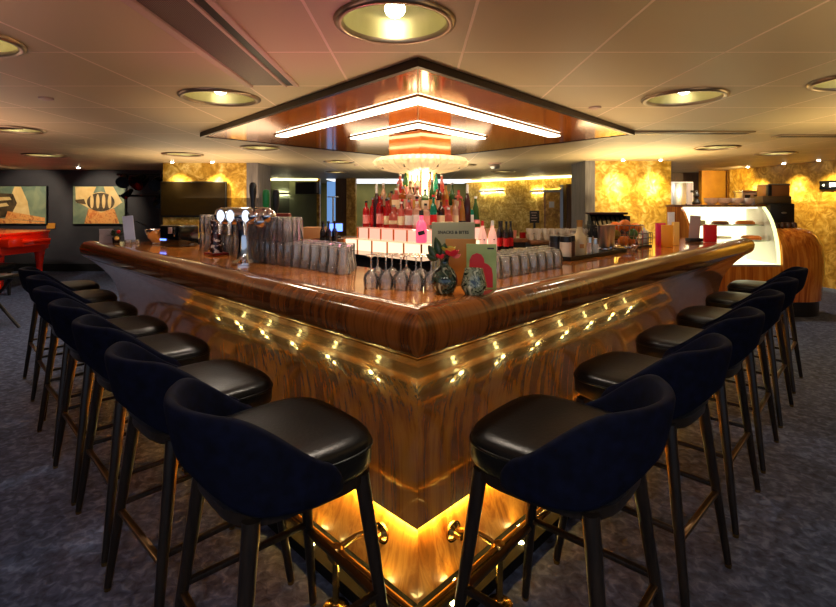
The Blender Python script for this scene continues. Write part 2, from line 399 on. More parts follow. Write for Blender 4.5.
for k in 'RL':
    d, n, M, Mi = ARM[k]; t = .18
    while t < 4.2:
        for p_, r_ in ((-.125, .012), (-.180, .016)):
            q = arm_pt(k, p_) + d * (t + (.03 if r_ > .014 else 0))
            if q.y < YEND[k] - .45: MB().cyl((0, 0, 0), (0, 0, .003), r_, r_ * .9, 14).build('plinth_puck_light', m_puck, bar, (q.x, q.y, .0445), label='small glowing round floor light')
        t += .44

# foot rail: one brass tube per arm, posts, wall brackets
RAILZ = .20
def world_tube(name, pts, r, m, parent, n=12): return MB().tube(pts, r, n).build(name, m, parent)
for k in 'RL':
    d, n, M, Mi = ARM[k]; sg = 1 if k == 'R' else -1
    a = arm_pt(k, -.035); b = arm_pt(k, -.035, YEND[k] - .1)
    fr = world_tube('foot_rail', [(a.x, a.y, RAILZ), (b.x, b.y, RAILZ)], .021, m_antbrass, bar, 16)
    for X in (.296, .79, 1.253, 1.72, 2.2, 2.68, 3.12):
        q = arm_pt(k, -.035, X=sg * X)
        if q.y > YEND[k] - .15: continue
        MB().lathe([(.0, 0), (.048, 0), (.048, .006), (.040, .012), (.018, .016), (.0125, .022), (.0125, RAILZ - .03), (.02, RAILZ - .028), (.03, RAILZ - .012), (.033, RAILZ), (.03, RAILZ + .012), (.02, RAILZ + .026), (0, RAILZ + .03)], n=18).build('rail_post', m_antbrass, fr, (q.x, q.y, .0))
        w = arm_pt(k, -.236); nn = Vector((n.x, n.y))
        f = q - nn * .222
        e = q - nn * .02
        mb = MB()
        pts = [Vector((e.x, e.y, RAILZ + .012)).lerp(Vector((f.x, f.y, RAILZ - .03)), t_) + Vector((0, 0, .022 * math.sin(t_ * PI))) for t_ in [i / 6 for i in range(7)]]
        mb.tube(pts, .0115, 10)
        F = Vector((f.x, f.y, RAILZ - .03)); N3 = Vector((n.x, n.y, 0))
        mb.cyl(F, F + N3 * .008, .040, .040, 20); mb.cyl(F + N3 * .008, F + N3 * .02, .034, .022, 20); mb.cyl(F + N3 * .02, F + N3 * .05, .019, .016, 16)
        for i in range(4):
            u = Vector((-n.y, n.x, 0)); a_ = PI / 4 + i * PI / 2
            s_ = F + u * .03 * math.cos(a_) + Vector((0, 0, .03 * math.sin(a_)))
            mb.cyl(s_, s_ + N3 * .012, .004, .003, 8)
        mb.build('rail_bracket', m_antbrass, fr)

# ------------------------------------------------------------------ bar stools
def smooth01(x): x = max(0, min(1, x)); return x * x * (3 - 2 * x)
def make_stool():
    """local frame: +y faces the bar, origin on the carpet under the seat centre"""
    root = thing('bar_stool', 'stool', 'bar stool')
    # seat cushion: superellipse plan, domed top
    def plan(f, n=40):
        out = []
        for i in range(n):
            a = 2 * PI * i / n; c, s_ = math.cos(a), math.sin(a)
            e = 2 / 3.6
            x = abs(c) ** e * (1 if c > 0 else -1); y = abs(s_) ** e * (1 if s_ > 0 else -1)
            w = .225 * (1 + .06 * y)
            out.append((x * w * f, y * .225 * f))
        return out
    seat = MB()
    seat.loft([[Vector((x, y, z)) for x, y in plan(f)] for f, z in ((.90, .692), (.97, .696), (1.0, .708), (1.005, .74), (1.0, .764), (.985, .778), (.95, .788), (.80, .795), (.5, .800), (.15, .802))])
    seat.build('seat', m_leather, root, ang=60)
    pip = MB(); pip.tube([(x * 1.003, y * 1.003, .760) for x, y in plan(1.0, 48)], .0045, 6, closed=True); pip.build('seat_piping', m_leather, root)
    # wrap-round backrest
    rings = []; NP = 44; A = math.radians(104)
    for i in range(NP + 1):
        f = -1 + 2 * i / NP; ph = f * A; af = abs(f)
        h = 1 - smooth01((af - .36) / .62)
        zt = .775 + .165 * h + .012 * (1 - af)
        zb = .690 + .085 * (1 - smooth01(af / .5))
        if af > .93: zt -= (af - .93) / .07 * .05
        ca, sa = math.cos(ph), math.sin(ph)
        R = []
        TH = .040 * (1 - .35 * smooth01((af - .8) / .2))
        H = zt - zb
        for q in range(18):
            t = 2 * PI * q / 18
            # rounded-rectangle section
            u = math.cos(t); v = math.sin(t); e = .45
            uu = abs(u) ** e * (1 if u > 0 else -1); vv = abs(v) ** .7 * (1 if v > 0 else -1)
            z = (zt + zb) / 2 + vv * H / 2
            rel = (z - .70) / .3
            lean = .052 * rel * (.25 + .75 * (1 - af)) 
            rx = .228 + lean * .8 + TH / 2 + uu * TH / 2; ry = .225 + lean * 1.3 + TH / 2 + uu * TH / 2
            R.append(Vector((rx * math.sin(ph) * (1.0 + .05 * math.sin(2 * abs(ph)) ** 2), -ry * ca, z)))
        rings.append(R)
    back = MB(); back.loft(rings); back.build('backrest', m_velvet, root, ang=70, sub=1)
    # apron under the seat
    ap = MB(); ap.loft([[Vector((x * .92, y * .92, z)) for x, y in plan(1.0, 32)] for z in (.655, .694)]); ap.build('seat_base', m_leg, root)
    tops = {}; 
    for sx in (-1, 1):
        for sy in (-1, 1):
            T = Vector((sx * .175, sy * .165, .675)); B = Vector((sx * .238, sy * .245, .014))
            lg = MB().cyl(T, B, .023, .0135, 14).build('leg', m_leg, root)
            MB().cyl((B.x, B.y, 0), (B.x, B.y, .016), .012, .0135, 12).build('foot_cap', m_antbrass, lg)
            tops[sx, sy] = (T, B)
    def at(sx, sy, z):
        T, B = tops[sx, sy]; return T.lerp(B, (T.z - z) / (T.z - B.z))
    for a, b, z, m in (((-1, -1), (1, -1), .30, m_bronze), ((-1, 1), (1, 1), .30, m_bronze), ((-1, -1), (-1, 1), .325, m_leg), ((1, -1), (1, 1), .325, m_leg)):
        p, q = at(*a, z), at(*b, z); dd = (q - p).normalized()
        st = MB(); ctr = (p + q) / 2; L = (q - p).length
        st.box((0, 0, 0), (L, .022, .016), bev=.003, m=Matrix.Translation(ctr) @ Matrix.Rotation(math.atan2(dd.y, dd.x), 4, 'Z'))
        st.build('stretcher', m, root, label='bronze-topped stretcher' if m is m_bronze else None)
    return root
proto = make_stool()
RIGHT = [(.425, 1.485, 3), (.905, 2.0, -2), (1.382, 2.511, 0), (1.86, 3.033, 1), (2.36, 3.579, 0), (2.89, 4.17, 1)]
LEFT = [(-.405, 1.46, -3), (-.83, 1.885, 2), (-1.26, 2.34, 0), (-1.665, 2.745, 0), (-2.09, 3.19, 1), (-2.52, 3.68, 0), (-2.96, 4.16, 0)]
for i, (x, y, a) in enumerate(RIGHT):
    lab = '%s dark velvet bar stool from the bar corner, row toward the cake display' % ORD[i]
    rz = math.radians(45 + a + 1)
    o = proto if i == 0 else dup(proto, (x, y, 0), rz)
    o.location = (x, y, 0); o.rotation_euler = (0, 0, rz); o['label'] = lab; o['group'] = 'bar stools along the bar'
for i, (x, y, a) in enumerate(LEFT):
    dup(proto, (x, y, 0), math.radians(-45 + a), '%s dark velvet bar stool from the bar corner, row toward the red piano' % ORD[i])
# ------------------------------------------------------------------ ceiling fixtures
DLAB = ['large recessed ceiling dome light just in front of the copper canopy corner', 'recessed ceiling dome light beside the canopy edge, at the end of the ceiling grille',
 'recessed ceiling dome light beside the canopy edge on the cake display side', 'recessed ceiling dome light cut by the picture edge, next to the ceiling grille', 'ceiling dome light cut by the picture edge, above the cake display side stools',
 'flat-looking ceiling dome light before the two paintings', 'ceiling dome light in front of the pillar with the television', 'ceiling dome light just behind the canopy corner on the piano side',
 'ceiling dome light behind the canopy corner, before the gold pillar on the cake display side', 'ceiling dome light above the cake display', 'ceiling dome light far out over the piano-side floor, past the grille',
 'ceiling dome light behind the bottle tower, before the black speaker', 'ceiling dome light behind the bottle tower, before the gold back wall', 'farthest small ceiling dome light before the sage wall', 'farthest small ceiling dome light before the gold wall sconces']
dome0 = None
def make_dome():
    t = thing('ceiling_dome_light', 'x', 'ceiling light', (0, 0, CEIL), 0, 'recessed ceiling dome lights')
    MB().lathe([(.845, .002), (.85, -.012), (.875, -.018), (.93, -.020), (.99, -.013), (1.0, -.001)], n=56).build('trim_ring', m_ring, t, ang=60)
    MB().lathe([(.88, .0), (.86, .06), (.80, .105), (.66, .145), (.42, .170), (.18, .176), (.001, .177), (.001, .183), (.18, .182), (.42, .176), (.68, .15), (.83, .11), (.885, .06), (.895, .0)], n=56).build('reflector_bowl', m_dome, t, ang=60)
    MB().ball((0, 0, .055), .17, (1, 1, .22), 20, 10).build('bulb', m_bulb, t)
    MB().cyl((0, 0, .085), (0, 0, .178), .10, .10, 16).build('lamp_socket', m_ring, t)
    return t
for i, (x, y, r) in enumerate(DOMES):
    if dome0 is None: dome0 = make_dome(); o = dome0; o.location = (x, y, CEIL); o['label'] = DLAB[i]
    else: o = dup(dome0, (x, y, CEIL), 0, DLAB[i])
    o.scale = (r, r, 1)
# pin spots: (x, y, aim x, aim y)
PINS = [(-4.42, 8.90, -4.42, 9.2), (-3.70, 8.90, -3.70, 9.2), (3.52, 8.50, 3.52, 8.8), (4.17, 8.50, 4.17, 8.8), (6.66, 10.0, 6.95, 10.15), (6.80, 9.2, 7.13, 9.32), (6.92, 8.55, 7.25, 8.68), (7.1, 7.5, 7.45, 7.6)]
PLAB = ['bright pin spot above the television, over its outer half', 'bright pin spot above the television, over its inner half', 'bright pin spot over the gold pillar, next to the grey cladding', 'bright pin spot over the gold pillar, on its fridge side',
        'bright pin spot over the coffee machine', 'dimmer pin spot over the coffee grinder stack', 'bright pin spot beside the black wall sign', 'bright pin spot past the black wall sign']
p0 = None
for i, (x, y, ax, ay) in enumerate(PINS + [(-8.9, 10.0, 0, 0), (-7.0, 10.2, 0, 0)]):
    lab = PLAB[i] if i < 8 else ['small spot lamp over the bow-shaped painting above the piano', 'small spot lamp between the two paintings'][i - 8]
    if p0 is None:
        p0 = thing('pin_spot', lab, 'spot light', (x, y, CEIL), 0, 'ceiling pin spots')
        MB().lathe([(.030, 0), (.045, -.004), (.045, -.010), (.030, -.012)], n=20).build('trim_ring', m_chrome, p0)
        MB().lathe([(.0, -.004), (.028, -.004), (.024, -.020), (0, -.024)], n=16).build('bulb', m_pin, p0)
    else: dup(p0, (x, y, CEIL), 0, lab)
# grille diffuser running toward the canopy
g = thing('ceiling_grille', 'long perforated grille diffuser set in the ceiling, running toward the canopy', 'air vent', (-.985, 1.3, CEIL))
m_perf = pm('perforated_metal', srgb(120, 104, 94), .5, .4)
def perf():
    m = m_perf; v = coords(m, (1, 1, 1)); vo = nd(m, 'ShaderNodeTexVoronoi', Scale=110.0); vo.inputs['Randomness'].default_value = 0; ln(m, v, vo.inputs['Vector'])
    r = ramp(m, [(.22, srgb(40, 34, 30)), (.42, srgb(128, 112, 102))]); ln(m, vo.outputs['Distance'], r.inputs['Fac']); ln(m, r.outputs['Color'], m.node_tree.nodes['Principled BSDF'].inputs['Base Color'])
perf()
MB().box((0, 0, -.004), (.20, 3.9, .008)).build('perforated_panel', m_perf, g)
m_vframe = pm('vent_frame', srgb(196, 164, 150), .4)
MB().box((-.125, 0, -.010), (.045, 3.94, .020), bev=.003).build('frame_rail', m_vframe, g)
MB().box((.110, 0, -.008), (.018, 3.94, .016), bev=.003).build('frame_rail', m_vframe, g)
MB().box((.140, 0, -.003), (.040, 3.94, .006)).build('slot', m_black, g)
MB().box((.185, 0, -.008), (.030, 3.94, .016), bev=.003).build('frame_rail', m_vframe, g)
for x, y, d, lab in ((2.95, 5.35, 1.3, 'dark slot air vent in the ceiling before the cake display'), (5.0, 5.6, 1.9, 'dark slot air vent in the ceiling over the cake display counter'), (-4.6, 5.0, 1.1, 'pale slot air vent in the ceiling on the piano side')):
    v = thing('slot_vent', lab, 'air vent', (x, y, CEIL))
    MB().box((0, 0, -.008), (d, .16, .016), bev=.003).build('frame', m_ring, v)
    for j in (-.04, 0, .04): MB().box((0, j, -.0165), (d - .06, .018, .003)).build('slot', m_black, v)
for x, y, lab in ((1.43, 4.0, 'small flat sensor disc on the ceiling beside the canopy, cake display side'), (-2.75, 3.66, 'small flat sensor disc on the ceiling beside the grille'), (-1.2, 9.6, 'small sensor on the ceiling behind the bottle tower, piano side')):
    o = MB().lathe([(0, 0), (.05, 0), (.048, -.012), (.02, -.02), (0, -.02)], n=24).build('ceiling_sensor', m_vframe, None, (x, y, CEIL)); tag(o, lab, 'sensor')
sm = thing('smoke_detector', 'round grey smoke detector hanging from the ceiling by the gold back wall', 'smoke detector', (1.43, 9.2, CEIL))
MB().lathe([(0, 0), (.12, 0), (.12, -.03), (.0, -.03)], n=24).build('base', m_vframe, sm)
MB().lathe([(0, -.03), (.08, -.03), (.10, -.07), (.07, -.11), (0, -.12)], n=24).build('sensor_head', m_steel, sm)

# ------------------------------------------------------------------ copper canopy over the bar
can = thing('ceiling_canopy', 'large diamond shaped copper canopy with bright strip lights above the bar', 'ceiling canopy')
CN = [(0, 2.655), (2.29, 5.23), (0, 8.0), (-2.37, 5.38)]
ctr = Vector((0, 5.3))
inn = [tuple(Vector(p) + (ctr - Vector(p)).normalized() * .05) for p in CN]
for i in range(4):
    j = (i + 1) % 4
    MB().loft([[Vector((*CN[i], CEIL - .002)), Vector((*CN[i], 2.200)), Vector((*inn[i], 2.200)), Vector((*inn[i], CEIL - .002))],
               [Vector((*CN[j], CEIL - .002)), Vector((*CN[j], 2.200)), Vector((*inn[j], 2.200)), Vector((*inn[j], CEIL - .002))]]).build('fascia', m_fascia, can)
e_ = .004
for sx in (-1, 1):
    a, b, c = (CN[0], CN[1], CN[2]) if sx > 0 else (CN[0], CN[3], CN[2])
    P = [(sx * e_, inn[0][1]), inn[1] if sx > 0 else inn[3], (sx * e_, inn[2][1])]
    MB().prism(P, 2.206, 2.214).build('mirror_panel', m_copper, can)
for (y0, x1, y1, wd) in ((3.40, 1.50, 5.23, .115), (4.50, .74, 5.42, .10)):
    for sx in (-1, 1):
        d = Vector((sx * x1, y1 - y0)); d.normalize(); n = Vector((d.y, -d.x)) * (1 if sx > 0 else -1)
        off = wd / abs(n.y)
        f = MB(); A = [Vector((0, y0)), Vector((sx * x1, y1))]
        q = [A[0], A[1], A[1] - n * wd, Vector((0, y0 + off))]
        fr = [A[0] - Vector((0, .03)), A[1] + n * .02 + d * .02, A[1] - n * (wd + .02) + d * .02, Vector((0, y0 + off + .03))]
        o = f.prism([tuple(v) for v in fr], 2.196, 2.2058).build('strip_light_housing', m_bronze, can)
        MB().prism([tuple(v) for v in q], 2.184, 2.1959).build('strip_light_diffuser', m_strip, o)
col = MB().box((0, 0, 0), (.46, .46, .24), rz=PI / 4).build('column', m_copper, can, (0.02, 5.2, 2.075))
# fluted ring lamp under the canopy column
fl = thing('fluted_lamp', 'wide fluted cream glass lamp hanging over the bottle tower', 'lamp', (.03, 5.2, 0))
m_flute = noise_mat('fluted_cream_glass', [(.3, srgb(236, 214, 160)), (.7, srgb(248, 232, 190))], (1, 1, 1), .3, nscale=4, Emission_Color=(1, .76, .42, 1), Emission_Strength=.12)
NF = 40
flu = lambda a, r, z: 1 + .13 * (abs(math.sin(a * NF / 2)) - .5) * (r / .48)
for q in range(8):
    mb = MB(); rings = []
    a0 = PI / 8 + q * PI / 4 + .02; a1 = a0 + PI / 4 - .04
    prof = [(.20, 1.955), (.34, 1.962), (.44, 1.945), (.475, 1.905), (.455, 1.865), (.38, 1.825), (.26, 1.80), (.16, 1.79), (.155, 1.80), (.27, 1.83), (.37, 1.86), (.43, 1.89), (.42, 1.92), (.33, 1.94)]
    for i in range(41):
        a = a0 + (a1 - a0) * i / 40
        rings.append([Vector((r * flu(a, r, z) * math.cos(a), r * flu(a, r, z) * math.sin(a), z)) for r, z in prof])
    mb.loft(rings); mb.build('glass_lobe', m_flute, fl, ang=25)
for q in range(8):
    a = PI / 8 + q * PI / 4
    MB().box((.28, 0, 1.88), (.30, .014, .10), m=Matrix.Rotation(a, 4, 'Z'), bev=.004).build('bracket', m_bronze, fl)
MB().cyl((0, 0, 1.80), (0, 0, 1.966), .15, .15, 28).build('hub', m_brass, fl)

# ------------------------------------------------------------------ bottle tower
TC = Vector((.03, 5.2))
tw = thing('bottle_tower', 'stepped glowing bottle display tower in the middle of the bar', 'display stand', (TC.x, TC.y, 0))
def diamond(h): return [(0, -h), (h, 0), (0, h), (-h, 0)]
MB().prism(diamond(1.12), 0, .96).build('base_cabinet', m_black, tw)
MB().prism(diamond(1.18), .96, 1.0).build('base_worktop', m_blackgl, tw)
TIER = [(.82, 1.0, 1.12, m_shelfcream), (.68, 1.12, 1.235, m_shelfpink), (.50, 1.235, 1.385, m_shelfpink), (.30, 1.385, 1.53, m_shelfcream)]
m_acr = thin_glass('acrylic_top', (1, .8, .7, 1), .05, .3, (1, .75, .62, 1))
for h, z0, z1, m in TIER:
    lb = MB().prism(diamond(h - .03), z0, z1 - .012).build('lit_step', m, tw)
    MB().prism(diamond(h), z1 - .012, z1).build('acrylic_shelf', m_acr, lb)
    # uprights dividing the lit face
    for sx in (-1, 1):
        for t in [.0, .2, .4, .6, .8, 1]:
            hh = h - .012
            x, y = sx * hh * t, -hh * (1 - t)
            MB().box((x, y, (z0 + z1 - .012) / 2), (.012, .012, z1 - z0 - .012), rz=PI / 4).build('upright', m_copper, lb)
MB().box((0, 0, 1.66), (.17, .17, .258), rz=PI / 4).build('backlit_column', m_glow, tw)
for x, y in diamond(.14): MB().cyl((x, y, 1.53), (x, y, 1.792), .012, .012, 10).build('column_post', m_brass, tw)

# bottles: one of each kind, then copies
BK = {}
LQ = {}
def liquid(nm, col, body=.75, emi=0):
    if nm not in LQ: LQ[nm] = thin_glass('liquid_' + nm, tuple(.55 + .45 * c for c in col[:3]) + (1,), .05, body, col)
    return LQ[nm]
COLS = {'red': srgb(236, 34, 40), 'rose pink': srgb(246, 130, 120), 'amber': srgb(206, 116, 34), 'clear': srgb(250, 214, 190), 'teal': srgb(40, 176, 150), 'green': srgb(74, 130, 62), 'brown': srgb(96, 44, 22), 'dark': srgb(34, 22, 20), 'golden': srgb(236, 178, 86), 'pink': srgb(250, 120, 140)}
SHAPES = {
 'round': ([(0, 0), (.036, 0), (.038, .006), (.038, .17), (.034, .195), (.018, .215), (.014, .225), (.0135, .262), (0, .262)], None, .262),
 'tall slim': ([(0, 0), (.030, 0), (.032, .006), (.032, .19), (.027, .215), (.015, .235), (.0125, .25), (.0125, .296), (0, .296)], None, .296),
 'square': ([(0, 0), (.040, 0), (.042, .005), (.042, .165), (.036, .180), (.017, .190), (.015, .20), (.015, .228), (0, .228)], 4, .228),
 'squat': ([(0, 0), (.044, 0), (.048, .01), (.047, .09), (.040, .125), (.022, .150), (.015, .165), (.0145, .2), (0, .2)], None, .2),
 'flared': ([(0, 0), (.042, 0), (.043, .006), (.034, .12), (.030, .18), (.018, .225), (.013, .24), (.013, .28), (0, .28)], None, .28)}
CAPM = {'black': m_black, 'silver': m_steel, 'gold': m_brass, 'red': m_redcard, 'white': m_paper, 'green': m_leaf}
LABM = {'white': m_paper, 'black': m_black, 'cream': pm('cream_label', srgb(236, 214, 176), .6), 'red': m_redcard, 'pink': pm('pink_label', srgb(244, 150, 150), .6), 'gold': pm('gold_label', srgb(204, 160, 70), .5)}
def bottle(shape, colr, cap, lab, loc, rz, label, group, scale=1.0, cat='bottle'):
    key = (shape, colr, cap, lab)
    if key not in BK:
        prof, nn, h = SHAPES[shape]
        t = thing('bottle', label, cat, loc, rz, group)
        n = nn or 18
        k = 1.22 if nn else 1
        rot = PI / 4 if nn else 0
        fl_ = None
        MB().lathe([(r * k, z) for r, z in prof], n=n).build('glass_body', liquid(colr, COLS[colr]), t, rz=rot, ang=35)
        MB().cyl((0, 0, h), (0, 0, h + .022), .0155, .0155, 14).build('cap', CAPM[cap], t)
        r = max(q for q, z in prof) * k + .0008; zz = [z for q, z in prof if q > max(p for p, _ in prof) * .93]
        z0, z1 = .035, min(max(zz) * .8, .13)
        if shape == 'flared': z0, z1 = .03, .07
        MB().lathe([(r - .001, z0), (r, z0 + .001), (r * (1 if shape != 'flared' else .95), z1 - .001), (r - .001 if shape != 'flared' else r * .94, z1)], n=n).build('label', LABM[lab], t, rz=rot, ang=35)
        BK[key] = t
        if scale != 1: t.scale = (scale,) * 3
        return t
    return dup(BK[key], loc, rz, label, group, scale)
R_ = random.Random(5)
LEFTC = [('red', 3), ('rose pink', 4), ('clear', 6), ('amber', 2), ('golden', 1), ('pink', 1), ('dark', 1)]
RIGHTC = [('clear', 4), ('rose pink', 4), ('golden', 2), ('green', 2), ('teal', 1.5), ('amber', 2), ('red', 1), ('brown', 1)]
def pick(L):
    t = R_.random() * sum(w_ for _, w_ in L)
    for c, w_ in L:
        t -= w_
        if t <= 0: return c
    return L[0][0]
TN = {1: 'low', 2: 'middle', 3: 'top'}
for ti, cnt, dep, row in ((1, 8, .075, 'front'), (1, 7, .17, 'rear'), (2, 6, .075, 'front'), (2, 5, .165, 'rear'), (3, 4, .055, 'front')):
    h, z0, z1, m = TIER[ti]
    for sx in (-1, 1):
        side = 'piano' if sx < 0 else 'cake display'
        for i in range(cnt):
            t = (i + .55) / cnt
            hh = h - dep
            if sx > 0 and i == 0 and (ti == 3 or row == 'rear'): continue
            x, y = TC.x + sx * hh * t, TC.y - hh * (1 - t)
            colr = pick(LEFTC if sx < 0 else RIGHTC)
            if sx < 0 and ti == 1 and t > .55: colr = 'red'
            if sx > 0 and ti == 1 and i in (6, 7): colr = 'teal' if i == 6 else 'green'
            if sx < 0 and ti == 3 and i == 2: colr = 'green'
            sh = R_.choice(list(SHAPES)) if ti < 3 else R_.choice(['tall slim', 'round', 'flared'])
            if sx < 0 and ti == 1 and t > .55: sh = R_.choice(['tall slim', 'round'])
            cap = R_.choice(['black', 'silver', 'gold', 'red', 'white']); lb = R_.choice(['white', 'cream', 'pink', 'red', 'black', 'gold', 'cream'])
            sc = R_.uniform(.9, 1.06) if ti < 3 else R_.uniform(.82, .95)
            bottle(sh, colr, cap, lb, (x, y, z1), R_.uniform(-.4, .4), '%s %s bottle, %s from front corner, %s row of %s shelf, %s side' % (sh, colr, ORD[i], row, TN[ti], side), 'liquor bottles on the bottle tower', sc)
# tall clear spirit pourers standing at the shelf ends
for nm, x, y, z, lab in (('slim', -.42, 5.04, 1.235, 'tall dark slim bottle with pale pourer at the piano-side end of the tower'), ('slim', .50, 5.02, 1.235, 'tall violet-brown bottle with white pourer at the cake display end of the tower')):
    t = thing('bottle', lab, 'bottle', (x, y, z))
    MB().lathe([(0, 0), (.034, 0), (.036, .006), (.034, .24), (.028, .29), (.016, .33), (.013, .345), (0, .346)], n=18).build('glass_body', liquid('plum', srgb(92, 52, 60), .9), t)
    MB().lathe([(0, .346), (.014, .346), (.014, .40), (.010, .44), (0, .44)], n=14).build('pourer', m_paper, t)
# row of plain stacked tumblers inside the cream step, standing on the base
# ---- bottles standing on the worktop at the cake display side
def pale_bottle(x, y, z, lab, neckred):
    t = thing('bottle', lab, 'bottle', (x, y, z))
    MB().lathe([(0, 0), (.045, 0), (.047, .01), (.046, .12), (.038, .17), (.020, .22), (.016, .25), (0, .25)], n=20).build('glass_body', pm('frosted_pink_glass', srgb(246, 186, 168), .35, 0, .25, (1, .5, .4, 1)) if 'frosted_pink_glass' not in MATS else MATS['frosted_pink_glass'], t)  # faint glow in the pink glass stands in for light through it
    MB().lathe([(0, .25), (.017, .25), (.015, .30), (0, .302)], n=16).build('cap', m_redcard if neckred else m_paper, t)
    MB().box((.012, -.046, .11), (.014, .004, .012)).build('emblem', m_ink, t)
pale_bottle(.655, 5.03, 1.0, 'frosted pale pink bottle with red cap, beside the tower step', True)
pale_bottle(.76, 5.06, 1.0, 'frosted pale pink bottle with white cap, second from the tower step', False)
for i, (x, y) in enumerate(((.85, 5.16), (.91, 5.10), (.97, 5.18), (.885, 5.24))):
    bottle('tall slim', 'dark', 'black', 'red', (x, y, 1.0), .3 * i, 'dark bottle with red label on the black worktop, %s past the pale pink bottles' % ORD[i], 'dark bottles beside the tower', .92)
for i, (x, y) in enumerate(((-.93, 5.14), (-1.0, 5.2), (-.88, 5.22))):
    bottle('tall slim', 'dark', 'black', 'black', (x, y, 1.0), .3 * i, 'dark bottle on the black worktop, %s past the piano-side end of the tower' % ORD[i], 'dark bottles beside the tower', .92)
# pink round bottle with a black tag in front of the tower
t = thing('bottle', 'bright pink bottle with a slanted black label before the tower steps', 'bottle', (.03, 4.455, 1.12))
MB().lathe([(0, 0), (.046, 0), (.050, .01), (.050, .13), (.042, .175), (.024, .20), (.018, .21), (.018, .245), (0, .245)], n=22).build('glass_body', pm('bright_pink_glass', srgb(250, 70, 110), .2, 0, .5, (1, .12, .22, 1)), t)  # pink glass glows by itself in place of light passing through
MB().cyl((0, 0, .245), (0, 0, .29), .021, .021, 16).build('cap', m_black, t)
MB().box((0, 0, 0), (.06, .006, .035), m=Matrix.Translation((0, -.0505, .09)) @ Matrix.Rotation(-.25, 4, 'Y')).build('label', m_black, t)
# ------------------------------------------------------------------ things on the bar top
BT = 1.127
# glass prototypes
def tumbler(label, group):
    t = MB().lathe([(.032, 0), (.0335, .002), (.030, .10), (.0285, .122), (.026, .128), (.0, .129), (0, .118), (.0255, .116), (.027, .10), (.0305, .002)], n=44, flute=lambda a, r, z: 1 + (.035 * math.cos(a * 11) if .004 < z < .12 and r > .02 else 0)).build('highball_glass', m_glass)
    return tag(t, label, 'glass', group)
G1 = 'clear highball glass upside down in the double-stacked block on the piano arm of the bar'
G2 = 'waisted tall glass upside down in the single-layer block next to the stemmed glasses'
G3 = 'clear highball glass upside down in the double-stacked block around the beer taps'
g1 = g2 = None
RG = random.Random(3)
d, n, M, Mi = ARM['L']
def on_arm(k, s, p):
    d, n, M, Mi = ARM[k]; q = Vector((0, D0 + p / n.y)) + d * s; return q
def place_glass(proto, s, p, z, label, group, k='L'):
    q = on_arm(k, s, p); q = q + Vector((RG.uniform(-.004, .004), RG.uniform(-.004, .004)))
    if proto[0] is None:
        proto[0] = proto[1](label, group); o = proto[0]; o.location = (q.x, q.y, z); return o
    return dup(proto[0], (q.x, q.y, z), RG.uniform(0, 6), label, group)
def waisted(label, group):
    t = MB().lathe([(.038, 0), (.0395, .002), (.034, .04), (.028, .085), (.030, .118), (.029, .128), (0, .130), (0, .120), (.0265, .116), (.0255, .085), (.031, .04), (.0365, .002)], n=44, flute=lambda a, r, z: 1 + (.03 * math.cos(a * 11) if .004 < z < .12 and r > .02 else 0)).build('waisted_glass', m_glass)
    return tag(t, label, 'glass', group)
P1 = [None, tumbler]; P2 = [None, waisted]
for i in range(6):
    for j in range(3):
        place_glass(P2, .50 + i * .082, -.40 - j * .082, BT, G2, 'waisted glasses on the bar')
for i in range(9):
    for j in range(3):
        for l in (0, 1):
            place_glass(P1, .995 + i * .068, -.385 - j * .07, BT + l * .131, G1, 'double-stacked highball glasses')
for i in range(9):
    for j in range(2):
        for l in (0, 1):
            if i in (1, 6) and j == 0: continue
            place_glass(P1, 1.66 + i * .068 , -.44 - j * .07, BT + l * .131, G3, 'highball glasses around the beer taps')
# stemmed glasses upside down near the corner
w0 = None; q_ = 0
for row in range(2):
    for i in range(5):
        x = -.185 + i * .059 + (.02 if row else 0); y = 1.955 + row * .075 - .012 * i + (.0 if x < 0 else .0)
        lab = '%s upside-down stemmed glass counted from the vase, %s row' % (ORD[4 - i], 'front' if row == 0 else 'rear')
        if w0 is None:
            w0 = thing('stemmed_glass', lab, 'glass', (x, y, BT), 0, 'upside-down stemmed glasses by the vase')
            MB().lathe([(.026, 0), (.0275, .001), (.030, .02), (.0305, .036), (.026, .055), (.013, .068), (.004, .073), (.004, .068), (.012, .063), (.0245, .052), (.0288, .036), (.0285, .02)], n=18).build('bowl', m_glass, w0)
            MB().lathe([(.0, .070), (.0042, .070), (.0034, .09), (.0036, .118), (.006, .123), (0, .124)], n=10).build('stem', m_glass, w0)
            MB().lathe([(0, .122), (.006, .122), (.027, .128), (.0275, .1295), (0, .1305)], n=20).build('foot', m_glass, w0)
        else: dup(w0, (x, y, BT), 0, lab)
# cut tumblers upside down on the other arm
c0 = None
for i in range(8):
    for j in range(3):
        q = on_arm('R', .50 + i * .079, -.30 - j * .079)
        lab = 'cut-glass tumbler upside down between the green menu card and the condiment tray'
        if c0 is None:
            fl2 = lambda a, r, z: 1 + (.03 * math.sin(a * 10) if .02 < z < .08 else 0)
            c0 = MB().lathe([(.033, 0), (.0355, .002), (.0375, .02), (.0365, .05), (.032, .08), (.026, .094), (0, .096), (0, .086), (.025, .084), (.031, .06), (.034, .02), (.033, .002)], n=40, flute=fl2).build('cut_glass_tumbler', m_cutglass, None, (q.x, q.y, BT))
            tag(c0, lab, 'glass', 'cut-glass tumblers on the bar')
        else: dup(c0, (q.x, q.y, BT), RG.uniform(0, 6), lab)

